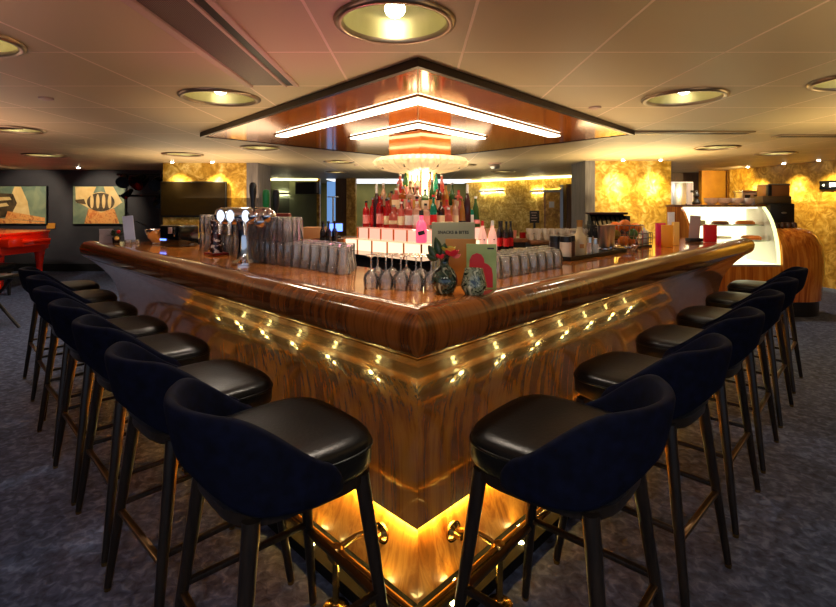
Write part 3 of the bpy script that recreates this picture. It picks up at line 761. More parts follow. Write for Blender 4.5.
# vase with flowers
v = thing('flower_vase', 'round swirled dark green glass vase with a narrow neck at the bar corner', 'vase', (.098, 1.835, BT))
MB().lathe([(0, 0), (.030, 0), (.034, .004), (.046, .025), (.0495, .046), (.046, .068), (.034, .088), (.018, .102), (.0155, .115), (.018, .132), (.025, .143), (.022, .142), (.0135, .13), (.012, .115)], n=36).build('body', m_marble, v, ang=60)
fw = thing('flower', 'small red and yellow-green bloom in the green glass vase', 'flower', (.103, 1.832, BT + .139))
def rose(name, c, r, m, par):
    mb = MB()
    for k_ in range(3):
        for i in range(5):
            a = i * 2 * PI / 5 + k_ * .6; rr = r * (1 - .28 * k_); tl = .5 + .3 * k_
            R = []
            for u in range(5):
                row = []
                for w_ in range(4):
                    aa = a + (u - 2) * .32; z = rr * (.15 + .28 * w_) ; q = rr * (.35 + .65 * math.sin((w_ + .5) / 4 * PI * .62)) * (1 - .25 * k_)
                    row.append(Vector((q * math.cos(aa), q * math.sin(aa), z * (1 - .06 * (u - 2) ** 2))))
                R.append(row)
            mb.loft(R, closed=False, cap=False)
    o = mb.build(name, m, par, c, ang=180); md = o.modifiers.new('thick', 'SOLIDIFY'); md.thickness = .0012
    return o
m_rose = pm('red_petal', srgb(226, 40, 58), .5); m_rose2 = pm('yellow_green_petal', srgb(196, 186, 66), .5); m_rose3 = pm('rose_petal', srgb(236, 120, 116), .5)
rose('bloom', (.022, -.012, -.002), .026, m_rose, fw); rose('bloom', (.010, .012, .006), .028, m_rose2, fw); rose('bloom', (-.018, -.004, -.012), .020, m_rose, fw); rose('bloom', (.038, .008, -.012), .018, m_rose3, fw)
MB().cyl((0, 0, -.06), (.004, 0, .01), .003, .003, 8).build('stem', m_leaf, fw)
def leaf_mesh(L, W, bend):
    mb = MB(); rows = []
    for i in range(9):
        t = i / 8; w_ = W * math.sin(PI * min(1, t * .94 + .03)) ** .8 * (1 - .25 * t)
        z = L * t; y = bend * t * t
        rows.append([Vector((-w_, y + .004, z)), Vector((-w_ * .5, y - .001, z)), Vector((0, y - .003, z)), Vector((w_ * .5, y - .001, z)), Vector((w_, y + .004, z))])
    mb.loft(rows, closed=False, cap=False); return mb
for px, pz, ry, L in ((-.020, -.002, -.25, .072), (-.034, -.012, -.55, .058), (-.008, -.004, .10, .05), (-.030, -.014, -1.2, .045)):
    o = leaf_mesh(L, .017, .012).build('leaf', m_leaf, fw, (px, 0, pz)); o.rotation_euler = (0, ry, 0)
    md = o.modifiers.new('thick', 'SOLIDIFY'); md.thickness = .0012
# votive
vt = thing('votive_holder', 'swirled pale green glass candle holder beside the vase', 'candle holder', (.203, 1.80, BT))
MB().lathe([(0, 0), (.028, 0), (.033, .003), (.046, .028), (.047, .036), (.035, .088), (.034, .096), (.031, .096), (.032, .088), (.043, .036), (.030, .01), (0, .008)], n=32).build('glass', m_marble2, vt, ang=60)
MB().cyl((0, 0, .012), (0, 0, .05), .026, .026, 20).build('candle', m_paper, vt)
# menu cards at the corner
def text_part(s, size, m, par, loc, rx=PI / 2, rz=0, name='lettering'):
    cu = bpy.data.curves.new(name, 'FONT'); cu.body = s; cu.size = size; cu.extrude = .0004; cu.offset = .0005; cu.align_x = 'CENTER'; cu.align_y = 'CENTER'
    o = bpy.data.objects.new(name, cu); C.objects.link(o)
    dg = bpy.context.evaluated_depsgraph_get(); me = bpy.data.meshes.new_from_object(o.evaluated_get(dg)); bpy.data.objects.remove(o)
    me.materials.clear(); me.materials.append(m)
    o = bpy.data.objects.new(name, me); C.objects.link(o); o.parent = par; o.location = loc; o.rotation_euler = (rx, 0, rz); return o
mc = thing('menu_board', 'tall sage snack menu with an ochre cover standing behind the vase', 'menu', (.145, 2.03, BT), -.03)
MB().box((0, .012, .128), (.178, .010, .256), bev=.001).build('back_sheet', m_olivecard, mc)
MB().box((.030, .000, .094), (.125, .008, .188), bev=.001).build('front_sheet', m_kraft, mc)
text_part('SNACKS & BITES', .0175, m_ink, mc, (.0, .0065, .214))
gc = thing('menu_card', 'green menu card with a red rounded figure beside the vase', 'menu', (.247, 1.93, BT), -.12)
MB().box((0, 0, .0875), (.116, .006, .175), bev=.001).build('card', m_greencard, gc)
mb = MB(); blob = []
for i in range(40):
    t = i / 39
    blob.append(t)
poly = [(-.046, .0), (.044, .0), (.044, .05), (.040, .075), (.026, .09), (.012, .096), (.010, .112), (.0, .128), (-.018, .134), (-.036, .126), (-.046, .106), (-.047, .08), (-.043, .05)]
mb.loft([[Vector((x, -.0034, z + .006)) for x, z in poly], [Vector((x, -.0042, z + .006)) for x, z in poly]]); mb.build('red_figure', m_redcard, gc)
MB().box((.036, -.0036, .158), (.026, .0012, .006)).build('printed_mark', m_ink, gc)

# beer taps
bt = thing('beer_tap_column', 'slim dark patterned beer tap column with a dark red base', 'beer tap', (*on_arm('L', 1.88, -.36), BT))
m_glit = noise_mat('patterned_tap_column', [(.45, srgb(36, 14, 10)), (.55, srgb(70, 26, 18)), (.62, srgb(226, 214, 200))], (1, 1, 1), .25, nscale=34, detail=2)
MB().box((0, 0, .008), (.15, .11, .016), rz=-PI / 4, bev=.004).build('base', pm('dark_red_plastic', srgb(110, 16, 12), .3), bt)
MB().lathe([(0, .016), (.040, .016), (.036, .05), (.034, .20), (.038, .225), (.030, .24), (0, .242)], n=24).build('column', m_glit, bt)
ct = thing('beer_tap_tower', 'chrome beer tap tower with three white oval badges', 'beer tap')
a_ = on_arm('L', 1.80, -.40); b_ = on_arm('L', 1.04, -.33); zc = 1.395
mb = MB()
p = Vector((-.965, 2.76))
mb2 = MB().lathe([(0, 0), (.075, 0), (.075, .012), (.045, .03), (.036, .06), (.034, .16), (.040, .21), (.05, .24), (0, .245)], n=28).build('column', m_chrome, ct, (p.x, p.y, BT))
a = Vector((-1.14, 2.80)); b = Vector((-.80, 2.72))
mb = MB(); pts = [Vector((*a.lerp(b, t), zc)) for t in (0, .04, .1, .5, .9, .96, 1)]
mb.tube(pts, [.012, .040, .048, .050, .048, .040, .012], 20); mb.build('crossbar', m_chrome, ct, ang=60)
for i, s in enumerate((.10, .27, .54)):
    q = a.lerp(b, s)
    dirc = Vector((.28, -1)).normalized()
    base = Vector((q.x, q.y, zc)) + Vector((dirc.x, dirc.y, 0)) * .054
    bd = MB(); m_ = Matrix.Translation(base) @ Matrix.Rotation(math.atan2(dirc.y, dirc.x) + PI / 2, 4, 'Z') @ Matrix.Rotation(PI / 2, 4, 'X')
    for r1, z1, nm, mt in ((1, .012, 'badge_rim', m_chrome), (.86, .0145, 'badge_face', emit('badge_white_glow', (.9, .95, 1, 1), 1.1) if i == 0 else bpy.data.materials['badge_white_glow'])):  # white faces emit a glow of their own to look bright
        bb = MB(); bb.loft([[m_ @ Vector((( .021) * r1 * math.cos(k * PI / 12), .036 * r1 * math.sin(k * PI / 12), z)) for k in range(24)] for z in (0, z1)]); bb.build(nm, mt, ct, label='white oval badge' if r1 < 1 else None)
    # tap spout and handle
    sp = MB(); sp.tube([base + Vector((0, 0, -.03)), base + Vector((dirc.x * .04, dirc.y * .04, -.05)), base + Vector((dirc.x * .05, dirc.y * .05, -.10))], [.012, .011, .009], 10); sp.build('spout', m_chrome, ct)
for i, s in enumerate((.72, .84, .96)):
    q = a.lerp(b, s)
    MB().ball((q.x, q.y - .03, zc - .03 * (i % 2)), .042, (1, 1, .9)).build('tap_valve', m_chrome, ct)
q = a.lerp(b, .66)
MB().lathe([(0, .0), (.014, .0), (.012, .03), (.020, .09), (.020, .125), (.012, .14), (0, .142)], n=16).build('tap_handle', m_black, ct, (q.x, q.y, zc + .045))
t2 = thing('beer_tap_tower', 'beer tap tower with a green and a black handle above the stacked glasses', 'beer tap', (*on_arm('L', 1.33, -.575), BT))
MB().lathe([(0, 0), (.05, 0), (.05, .01), (.03, .02), (.026, .24), (0, .245)], n=20).build('column', m_chrome, t2)
MB().box((0.02, 0, .262), (.21, .05, .03), rz=-.15, bev=.008).build('crossbar', pm('red_brown_metal', srgb(120, 46, 36), .3, .6), t2)
for x, m, nm in ((-.035, m_limefruit, 'green'), (.028, m_black, 'black')):
    MB().lathe([(0, .277), (.012, .277), (.012, .29), (.021, .33), (.023, .40), (.018, .425), (0, .43)], n=16).build('tap_handle', m if nm == 'black' else pm('green_handle', srgb(30, 150, 74), .3), t2, (x, 0, 0), label='%s tap handle' % nm)
MB().box((.035, -.045, .185), (.055, .03, .06), bev=.006).build('tap_badge', m_orangecard, t2, label='orange tap badge')
for x in (-.05, .07, .11): MB().cyl((x, -.02, .26), (x + .01, -.06, .19), .008, .006, 8).build('spout', m_chrome, t2)

# things at the piano end of the bar
def easel_card(name, label, x, y, w_, h_, m, rz=0, lean=.18, cat='menu'):
    t = thing(name, label, cat, (x, y, BT), rz)
    o = MB().box((0, 0, h_ / 2), (w_, .004, h_)).build('front_sheet', m, t); o.rotation_euler = (-lean, 0, 0); o.location = (0, -h_ * math.sin(lean) / 2 - .002, 0)
    o = MB().box((0, 0, h_ / 2), (w_, .004, h_)).build('rear_sheet', m, t); o.rotation_euler = (lean, 0, 0); o.location = (0, h_ * math.sin(lean) / 2 + .002, 0)
    return t
easel_card('folded_card', 'pale grey folded card at the piano end of the bar, beside the small plant', -2.72, 4.32, .105, .125, m_greycard, .3)
t = thing('card_holder', 'tall narrow white card in a clear holder at the piano end of the bar', 'card holder', (-2.51, 4.32, BT), .2)
o = MB().box((0, 0, .115), (.085, .006, .23)).build('card', m_bluepaper, t); o.rotation_euler = (0, -.10, 0); o.location = (0, 0, .008)
MB().box((.02, -.02, .015), (.10, .06, .03), bev=.005).build('holder_base', m_glass, t)
pt = thing('potted_plant', 'small bushy potted plant with a red flower at the piano end of the bar', 'potted plant', (-2.62, 4.30, BT))
MB().lathe([(0, 0), (.028, 0), (.034, .05), (.031, .05), (.028, .045), (0, .045)], n=18).build('pot', m_blackgl, pt)
R2 = random.Random(9); fo = MB()
for i in range(46):
    a = R2.uniform(0, 2 * PI); e = R2.uniform(.1, 1.4); L = R2.uniform(.03, .055)
    c = Vector((.02 * math.cos(a), .02 * math.sin(a), .05 + R2.uniform(0, .045)))
    dr = Vector((math.cos(a) * math.cos(e), math.sin(a) * math.cos(e), math.sin(e))); sd = Vector((-math.sin(a), math.cos(a), 0)) * .011
    fo.loft([[c, c + sd * .2], [c + dr * L * .5 - sd, c + dr * L * .5 + sd], [c + dr * L - sd * .1, c + dr * L + sd * .1]], closed=False, cap=False)
o = fo.build('foliage', m_leaf, pt, ang=180); md = o.modifiers.new('thick', 'SOLIDIFY'); md.thickness = .001
MB().ball((.03, -.02, .10), .016, u=10, v=8).build('flower_head', m_redcard, pt)
MB().ball((.02, -.03, .045), .020, u=10, v=8).build('flower_head', m_yellowcard, pt)
t = MB().lathe([(0, 0), (.026, 0), (.028, .004), (.028, .035), (.024, .036), (.024, .006), (0, .005)], n=18).build('small_glass', m_glass, None, (-2.46, 4.20, BT)); tag(t, 'small low glass beside the narrow white card', 'glass')
# drinks station: black box with blue display, chrome bowl
t = thing('card_terminal', 'low black till unit with a small blue display on the piano arm', 'till', (*on_arm('L', 2.78, -.44), BT), -.5)
MB().box((.05, 0, .085), (.24, .18, .17), bev=.012).build('body', m_blackgl, t)
MB().box((-.02, -.093, .055), (.07, .006, .014)).build('display', m_bluescreen, t)
MB().box((.07, -.0935, .13), (.05, .006, .05), bev=.002).build('screen_panel', m_greycard, t)
MB().box((.12, -.0935, .12), (.012, .006, .07), bev=.002).build('card_slot', m_chrome, t)
b = thing('ice_bucket', 'wide chrome ice bucket bowl next to the black till unit', 'ice bucket', (*on_arm('L', 3.12, -.42), BT))
MB().lathe([(0, 0), (.05, 0), (.055, .004), (.05, .012), (.085, .05), (.108, .10), (.112, .125), (.106, .125), (.10, .10), (.075, .05), (0, .03)], n=32).build('bowl', m_chrome, b)
MB().lathe([(0, 0), (.03, 0), (.03, .05), (.045, .07), (.04, .07), (0, .06)], n=18).build('foot', m_chrome, b)

# condiment tray on the other arm
q = on_arm('R', 1.62, -.45); ang = math.atan2(DR.y, DR.x)
tr = thing('condiment_tray', 'long black condiment tray on the cake display arm', 'tray', (q.x, q.y, BT), ang)
MB().box((0, 0, .006), (.84, .17, .012), bev=.003).build('base', m_black, tr)
for y in (-.082, .082): MB().box((0, y, .012), (.84, .006, .022)).build('rim', m_black, tr)
for x in (-.417, .417): MB().box((x, 0, .012), (.006, .158, .022)).build('rim', m_black, tr)
TZ = BT + .012
def tray(x, y): return Vector((q.x, q.y)) + DR * x + Vector((-DR.y, DR.x)) * y
def jar(x, y, lab, mb_, r=.034, h=.09, lidm=m_black):
    p = tray(x, y); t = thing('jar', lab, 'jar', (p.x, p.y, TZ))
    MB().lathe([(0, 0), (r * .95, 0), (r, .004), (r, h), (r * .9, h + .004), (0, h + .005)], n=20).build('body', mb_, t)
    MB().cyl((0, 0, h + .004), (0, 0, h + .038), r * 1.02, r * .98, 20).build('lid', lidm, t)
jar(-.36, -.02, 'black lidded jar at the near end of the condiment tray', pm('white_label_jar', srgb(220, 204, 180), .4))
jar(-.27, .0, 'black lidded jar with dark contents, second on the condiment tray', pm('brown_jar', srgb(96, 62, 44), .3))
jar(-.36, .05, 'rear black lidded jar at the near end of the condiment tray', pm('dark_jar', srgb(40, 34, 36), .3))
jar(-.06, -.03, 'small steel-lidded shaker beside the cork bottle on the tray', m_glass, .022, .07, m_steel)
jar(.02, -.03, 'small white jar between the cork bottle and the steel shakers', m_white, .024, .06, m_steel)
jar(.08, .03, 'pink sachet jar on the tray near the steel shakers', pm('pink_jar', srgb(214, 150, 140), .5), .028, .06, pm('rose_lid', srgb(200, 120, 110), .5))
p = tray(-.155, -.01); t = thing('bottle', 'cream bottle with a tall cork stopper on the condiment tray', 'bottle', (p.x, p.y, TZ))
MB().lathe([(0, 0), (.042, 0), (.044, .006), (.044, .10), (.034, .128), (.019, .146), (.017, .185), (0, .186)], n=22).build('glass_body', pm('cream_bottle', srgb(206, 186, 140), .3), t)
MB().cyl((0, 0, .178), (0, 0, .222), .0175, .0195, 14).build('cork', pm('cork', srgb(176, 128, 60), .8), t)
MB().box((.0, -.0445, .06), (.026, .003, .026)).build('emblem', m_kraft, t)
def shaker(x, y, lab):
    p = tray(x, y); t = thing('cocktail_shaker', lab, 'cocktail shaker', (p.x, p.y, TZ))
    MB().lathe([(0, 0), (.033, 0), (.035, .004), (.045, .175), (.0465, .178), (.0445, .178), (.0, .150)], n=28).build('tin', m_steel, t)
    MB().lathe([(.0335, .012), (.0365, .014), (.0365, .024), (.0345, .026)], n=28).build('base_band', m_chrome, t)
shaker(.20, -.015, 'open steel cocktail shaker on the tray, nearer the cork bottle'); shaker(.31, .0, 'open steel cocktail shaker at the far end of the tray')
for i in range(5):
    p = tray(.125 + .006 * i, .045 - .01 * (i % 2)); o = MB().cyl((0, 0, 0), (.012 * (i - 2), 0, .21), .0028, .0028, 8).build('drinking_straw', m_black, None, (p.x, p.y, TZ))
    tag(o, 'black drinking straw standing behind the sachets on the tray', 'straw', 'black straws on the tray')
# fruit basket
q2 = on_arm('R', 2.17, -.42); fb = thing('fruit_basket', 'round chrome wire basket holding oranges', 'basket', (q2.x, q2.y, BT))
MB().ring((0, 0, .006), .07, .005).build('foot_ring', m_chrome, fb); MB().ring((0, 0, .035), .088, .003).build('floor_ring', m_chrome, fb)
MB().ring((0, 0, .185), .128, .004).build('rim', m_chrome, fb); MB().ring((0, 0, .11), .118, .0025).build('wire_ring', m_chrome, fb)
mb = MB()
for i in range(22):
    a = 2 * PI * i / 22
    mb.tube([(.07 * math.cos(a), .07 * math.sin(a), .006), (.09 * math.cos(a), .09 * math.sin(a), .035), (.118 * math.cos(a), .118 * math.sin(a), .11), (.128 * math.cos(a), .128 * math.sin(a), .185)], .0018, 6)
mb.build('wire_ribs', m_chrome, fb)
MB().cyl((0, 0, .030), (0, 0, .034), .088, .088, 24).build('floor_plate', m_chrome, fb)
def fruit(dx, dy, z, r, m, lab, cat='orange', nm='orange_fruit', sc=(1, 1, 1)):
    t = thing(nm, lab, cat, (q2.x + dx, q2.y + dy, BT + z))
    MB().ball((0, 0, 0), r, sc, 20, 14).build('flesh', m, t); MB().cyl((0, 0, r * sc[2] * .96), (0, 0, r * sc[2] * 1.03), .004, .003, 8).build('stem_button', m_leaf, t)
fruit(-.03, -.048, .072, .038, m_orangefruit, 'orange low in the wire basket, seen through the front wires')
fruit(.042, .01, .072, .037, m_orangefruit, 'orange at the basket floor behind the dark avocado')
fruit(-.072, -.02, .118, .034, noise_mat('yellow_lime_peel', [(.3, srgb(150, 134, 30)), (.7, srgb(180, 156, 48))], (1, 1, 1), .4, nscale=60), 'yellowish lime at the side of the wire basket', 'lime', 'lime_fruit')
fruit(.034, -.06, .122, .034, m_limefruit, 'dark green avocado at the front of the wire basket', 'avocado', 'avocado', (1, 1, 1.15))
fruit(-.05, .045, .165, .042, m_orangefruit, 'upper orange in the basket on the shaker side, at the back')
fruit(-.012, -.035, .185, .041, m_orangefruit, 'topmost orange in the middle of the wire basket')
fruit(.078, .0, .160, .041, m_orangefruit, 'upper orange in the basket on the sachet rack side')
fruit(.035, .065, .175, .040, m_orangefruit, 'upper orange at the back of the wire basket')
# sachet rack
q3 = on_arm('R', 2.52, -.46); sr = thing('sachet_rack', 'black wire rack filled with mixed sachets beside the fruit basket', 'rack', (q3.x, q3.y, BT), ang)
MB().box((0, 0, .006), (.24, .12, .012)).build('base', m_black, sr)
mb = MB()
for z in (.03, .07, .11): mb.tube([(-.12, -.06, z), (.12, -.06, z), (.12, .06, z), (-.12, .06, z)], .003, 6, closed=True)
for i in range(7): x = -.12 + .04 * i; mb.cyl((x, -.06, .01), (x, -.06, .11), .0025); mb.cyl((x, .06, .01), (x, .06, .11), .0025)
mb.build('wire_cage', m_black, sr)
R3 = random.Random(4)
sm_ = [pm('sachet_' + c, srgb(*v_), .5) for c, v_ in (('cream', (226, 206, 160)), ('white', (228, 224, 216)), ('rose', (200, 90, 90)), ('brown', (110, 70, 40)), ('yellow', (220, 180, 70)), ('grey', (90, 88, 84)))]
for i in range(18):
    p = Vector((q3.x, q3.y)) + DR * (-.10 + .0385 * (i % 6)) + Vector((-DR.y, DR.x)) * (-.035 + .035 * (i // 6))
    h_ = R3.uniform(.10, .15)
    o = MB().box((0, 0, h_ / 2), (.030, .008, h_), bev=.002).build('sachet', sm_[R3.randrange(6)], None, (p.x, p.y, BT + .012), ang + R3.uniform(-.2, .2)); tag(o, 'paper sachet standing in the black wire rack', 'sachet', 'sachets in the wire rack')
# menu cards toward the cake display
def stand_card(name, label, px, Y, w_, h_, m, t_=.03, rz=0, cat='menu'):
    o = MB().box((0, 0, h_ / 2), (w_, t_, h_), bev=.002).build(name, m, None, ((px - 418) / 495 * Y, Y, BT), rz); return tag(o, label, cat)
stand_card('menu_booklet', 'magenta upright menu booklet behind the orange one', 660.5, 4.02, .075, .185, m_magenta, .03, .15)
stand_card('menu_booklet', 'orange upright menu booklet on the bar', 667, 3.86, .085, .175, m_orangecard, .02, .05)
stand_card('menu_booklet', 'pale yellow upright menu booklet leaning behind the orange one', 675.5, 4.10, .05, .19, m_yellowcard, .03, .1)
stand_card('napkin_box', 'white narrow paper box behind the menu booklets', 671, 4.30, .05, .27, m_paper, .03, .1, 'box')
stand_card('menu_booklet', 'bright red upright menu booklet near the end of the bar', 710, 4.42, .115, .155, m_redcard, .03, .12)
t = thing('card_holder', 'grey card leaning in a black holder before the cake display', 'card holder', (2.51, 4.50, BT), .15)
o = MB().box((0, 0, .115), (.105, .006, .23)).build('card', m_greycard, t); o.rotation_euler = (0, .08, 0); o.location = (-.004, .0, .006)
MB().box((0, 0, .016), (.13, .07, .032), bev=.004).build('holder_base', m_black, t)
# ------------------------------------------------------------------ back counters inside the bar
def counter(name, x0, x1, y0, y1, z, lab):
    t = thing(name, lab, 'counter', (0, 0, 0))
    MB().box(((x0 + x1) / 2, (y0 + y1) / 2 + .02, z / 2 - .02), (x1 - x0 - .04, y1 - y0 - .04, z - .04)).build('cabinet', m_black, t)
    MB().box(((x0 + x1) / 2, (y0 + y1) / 2, z - .025), (x1 - x0, y1 - y0, .05), bev=.006).build('worktop', m_dkwood, t)
counter('back_counter', .60, 1.42, 5.62 + .78, 6.85, 1.03, 'brown wood-topped back counter behind the pale pink bottles')
counter('back_counter', 1.46, 3.0, 6.4, 6.95, 1.0, 'dark back counter below the white cups, on the cake display side')
counter('back_counter', -2.9, -.75, 6.4, 6.95, 1.03, 'wood-topped back counter on the piano side of the bottle tower')
cup0 = None
for l in range(2):
    for r in range(2):
        for i in range(13):
            x = 1.50 + i * .10; y = 6.55 + r * .14; z = 1.0 + l * .075
            lab = 'white cup stacked in the row on the dark back counter'
            if cup0 is None:
                cup0 = thing('coffee_cup', lab, 'cup', (x, y, z), 0, 'white cups on the back counter')
                MB().lathe([(0, 0), (.024, 0), (.026, .004), (.038, .04), (.041, .072), (.038, .072), (.035, .04), (.022, .008), (0, .007)], n=18).build('bowl', m_white, cup0)
                MB().tube([(.036, 0, .058), (.058, 0, .056), (.062, 0, .04), (.052, 0, .022), (.032, 0, .02)], .004, 8).build('handle', m_white, cup0)
            else: dup(cup0, (x, y, z), RG.uniform(-2, 2), lab)
# till with silver keys
t = thing('cash_register', 'dark cash register with slanted silver keys behind the fruit basket', 'cash register', (2.53, 6.6, 1.0), -.1)
MB().box((0, .05, .10), (.52, .36, .20), bev=.01).build('body', m_black, t)
kb = MB(); kb.loft([[Vector((x, -.16, .12)), Vector((x, .06, .34)), Vector((x, .16, .34)), Vector((x, .16, .12))] for x in (-.22, .22)]); kb.build('slanted_housing', m_black, t)
mb = MB()
for i in range(7): mb.box((0, 0, 0), (.034, .20, .012), m=Matrix.Translation((-.18 + .06 * i, -.058, .236)) @ Matrix.Rotation(math.atan2(.22, .22), 4, 'X'), bev=.003)
mb.build('silver_key', m_steel, t)
lid = MB().box((0, .06, .352), (.50, .22, .03), bev=.008).build('top_cover', pm('maroon_cover', srgb(70, 34, 30), .4), t)
MB().box((.25, .02, .26), (.06, .12, .12), bev=.01).build('side_unit', m_black, t)
sg = thing('menu_blackboard', 'small black menu board standing above the white cups', 'sign', (1.62, 6.88, 1.0))
MB().box((0, 0, .30), (.135, .012, .17), bev=.002).build('board', m_black, sg); MB().box((0, .01, .11), (.03, .012, .22)).build('stand', m_black, sg); MB().box((0, 0, .006), (.10, .06, .012)).build('foot', m_black, sg)
mb = MB()
for i, w_ in enumerate((.08, .06, .09, .07)): mb.box((-.01, -.0065, .355 - .035 * i), (w_, .001, .008))
mb.build('chalk_marks', m_greycard, sg)
o = MB().lathe([(0, 0), (.045, 0), (.05, .004), (.055, .10), (.051, .10), (.046, .008), (0, .008)], n=20).build('paper_cup', pm('salmon_cup', srgb(238, 150, 130), .5), None, (1.24, 6.50, 1.03)); tag(o, 'salmon paper cup on the brown back counter', 'cup')
cd = thing('candle_glass', 'small red candle glass on the brown back counter', 'candle', (1.37, 6.48, 1.03))
MB().lathe([(0, 0), (.04, 0), (.042, .004), (.042, .075), (.038, .075), (.038, .008), (0, .008)], n=20).build('glass', pm('red_glass', srgb(150, 14, 16), .15), cd); MB().cyl((0, 0, .008), (0, 0, .05), .034, .034, 16).build('candle', m_redcard, cd)
o = MB().box((0, 0, .06), (.22, .16, .12), bev=.006).build('wooden_box', pm('tan_box', srgb(206, 160, 110), .5), None, (.98, 6.55, 1.03)); tag(o, 'tan box on the brown back counter beside the salmon cup', 'box')
for i, x in enumerate((2.02, 2.12)):
    t = thing('jar', 'white-labelled jar on the dark back counter, %s toward the till' % ORD[i], 'jar', (x, 6.46, 1.0))
    MB().lathe([(0, 0), (.038, 0), (.04, .004), (.04, .10), (0, .104)], n=18).build('body', m_white, t); MB().cyl((0, 0, .10), (0, 0, .13), .034, .034, 16).build('lid', m_steel, t)
sc_ = thing('till_screen', 'small till screen glowing blue behind the stacked glasses', 'screen', (-1.08, 6.5, 1.03), .1)
MB().box((0, 0, .012), (.14, .10, .024), bev=.003).build('base', m_black, sc_); MB().cyl((0, 0, .02), (0, 0, .10), .012).build('stand', m_black, sc_)
MB().box((0, -.02, .14), (.20, .02, .12), bev=.004).build('housing', m_black, sc_); MB().box((0, -.0305, .14), (.18, .003, .10)).build('screen', m_bluescreen, sc_)
o = MB().box((0, 0, .07), (.32, .22, .14), bev=.006).build('wooden_crate', pm('tan_crate', srgb(206, 152, 104), .5), None, (-1.16, 6.72, 1.03)); o.location = (-1.36, 6.6, 1.03); tag(o, 'tan wooden box on the back counter behind the stacked glasses', 'box')

# ------------------------------------------------------------------ cake display and its counter
dc = thing('cake_display', 'curved glass cake display case, brightly lit inside', 'display case')
X0, X1 = 3.55, 4.69
cur = [(6.40, .69), (6.41, .85), (6.435, 1.0), (6.475, 1.14), (6.53, 1.26), (6.60, 1.36), (6.68, 1.44)]
MB().box(((X0 + X1) / 2, 6.745, .10), (X1 - X0 - .04, .62, .20)).build('plinth', m_black, dc)
MB().box(((X0 + X1) / 2, 6.735, .435), (X1 - X0, .67, .47)).build('base_panel', m_ctrwood, dc)
MB().box(((X0 + X1) / 2, 6.735, .68), (X1 - X0, .675, .02), bev=.003).build('glass_sill', m_greycard, dc)
g = MB(); g.loft([[Vector((x, y, z)) for y, z in cur] + [Vector((x, y + .006, z - .003)) for y, z in cur[::-1]] for x in (X0 + .03, X1 - .03)]); g.build('curved_glass', m_case, dc, ang=60)
sidep = [(y, z) for y, z in cur] + [(7.05, 1.44), (7.05, .69)]
s_ = MB(); s_.loft([[Vector((x, y, z)) for y, z in sidep] for x in (X0 - .01, X0 + .02)]); s_.build('end_panel', m_ctrwood, dc)
MB().prism([(y, z) for y, z in sidep], 0, .02, Matrix(((0, 0, 1, X1 - .026), (1, 0, 0, 0), (0, 1, 0, 0), (0, 0, 0, 1)))).build('inner_end_panel', m_white, dc)
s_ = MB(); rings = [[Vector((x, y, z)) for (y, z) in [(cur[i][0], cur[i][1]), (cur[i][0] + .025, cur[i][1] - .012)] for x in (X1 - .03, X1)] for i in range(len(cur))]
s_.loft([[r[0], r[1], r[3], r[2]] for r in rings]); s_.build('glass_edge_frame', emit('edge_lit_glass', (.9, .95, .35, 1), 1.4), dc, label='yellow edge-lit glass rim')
MB().box(((X0 + X1) / 2, 7.05, 1.06), (X1 - X0, .03, .75)).build('rear_panel', m_caselight, dc)
MB().box(((X0 + X1) / 2 + .0, 6.735, .6935), (X1 - X0 - .06, .62, .006)).build('light_floor', m_caselight, dc)
MB().box(((X0 + X1) / 2, 6.88, 1.455), (X1 - X0 + .016, .42, .03), bev=.004).build('top_board', m_dkwood, dc)
MB().box(((X0 + X1) / 2, 6.80, 1.425), (X1 - X0 - .08, .04, .02)).build('strip_light', m_caselight, dc)
m_shelfg = thin_glass('shelf_glass', (.86, .92, .86, 1), .05)
for z, y0 in ((.985, 6.56), (1.19, 6.66)):
    MB().box(((X0 + X1) / 2, (y0 + 7.03) / 2, z), (X1 - X0 - .08, 7.03 - y0, .008)).build('shelf', m_shelfg, dc)
    MB().box(((X0 + X1) / 2, y0 - .003, z), (X1 - X0 - .08, .006, .014)).build('shelf_edge', m_steel, dc)
def cake(px, Y, z, r, m1, lab, h=.04, topping=None):
    t = thing('cake', lab, 'cake', ((px - 418) / 495 * Y, Y, z))
    MB().lathe([(0, 0), (r + .025, 0), (r + .03, .008), (0, .008)], n=24).build('plate', m_white, t)
    MB().lathe([(0, .008), (r, .008), (r, h), (r * .9, h + .01), (0, h + .012)], n=24).build('sponge', m1, t)
    if topping: MB().lathe([(0, h + .01), (r * .85, h + .008), (r * .8, h + .02), (0, h + .024)], n=24).build('topping', topping, t)
m_cakeo = pm('orange_cake', srgb(226, 122, 30), .5); m_cakeb = pm('brown_cake', srgb(120, 50, 22), .5); m_cakew = pm('cream_cake', srgb(240, 226, 186), .5)
cake(745, 6.82, 1.194, .115, m_cakeo, 'orange cake on the upper shelf of the cake display', .035, m_cakeo)
cake(720, 6.82, 1.194, .105, m_cakeb, 'brown tart on the upper shelf of the cake display', .03, m_cakeo)
cake(698, 6.82, 1.194, .09, m_cakew, 'cream cake on the upper shelf, hidden half behind the red booklet', .05)
cake(751, 6.72, .989, .12, m_cakeo, 'orange cake on the lower shelf of the cake display', .04, m_cakeo)
cake(722, 6.72, .989, .11, m_cakew, 'cream cake on the lower shelf of the cake display', .04)
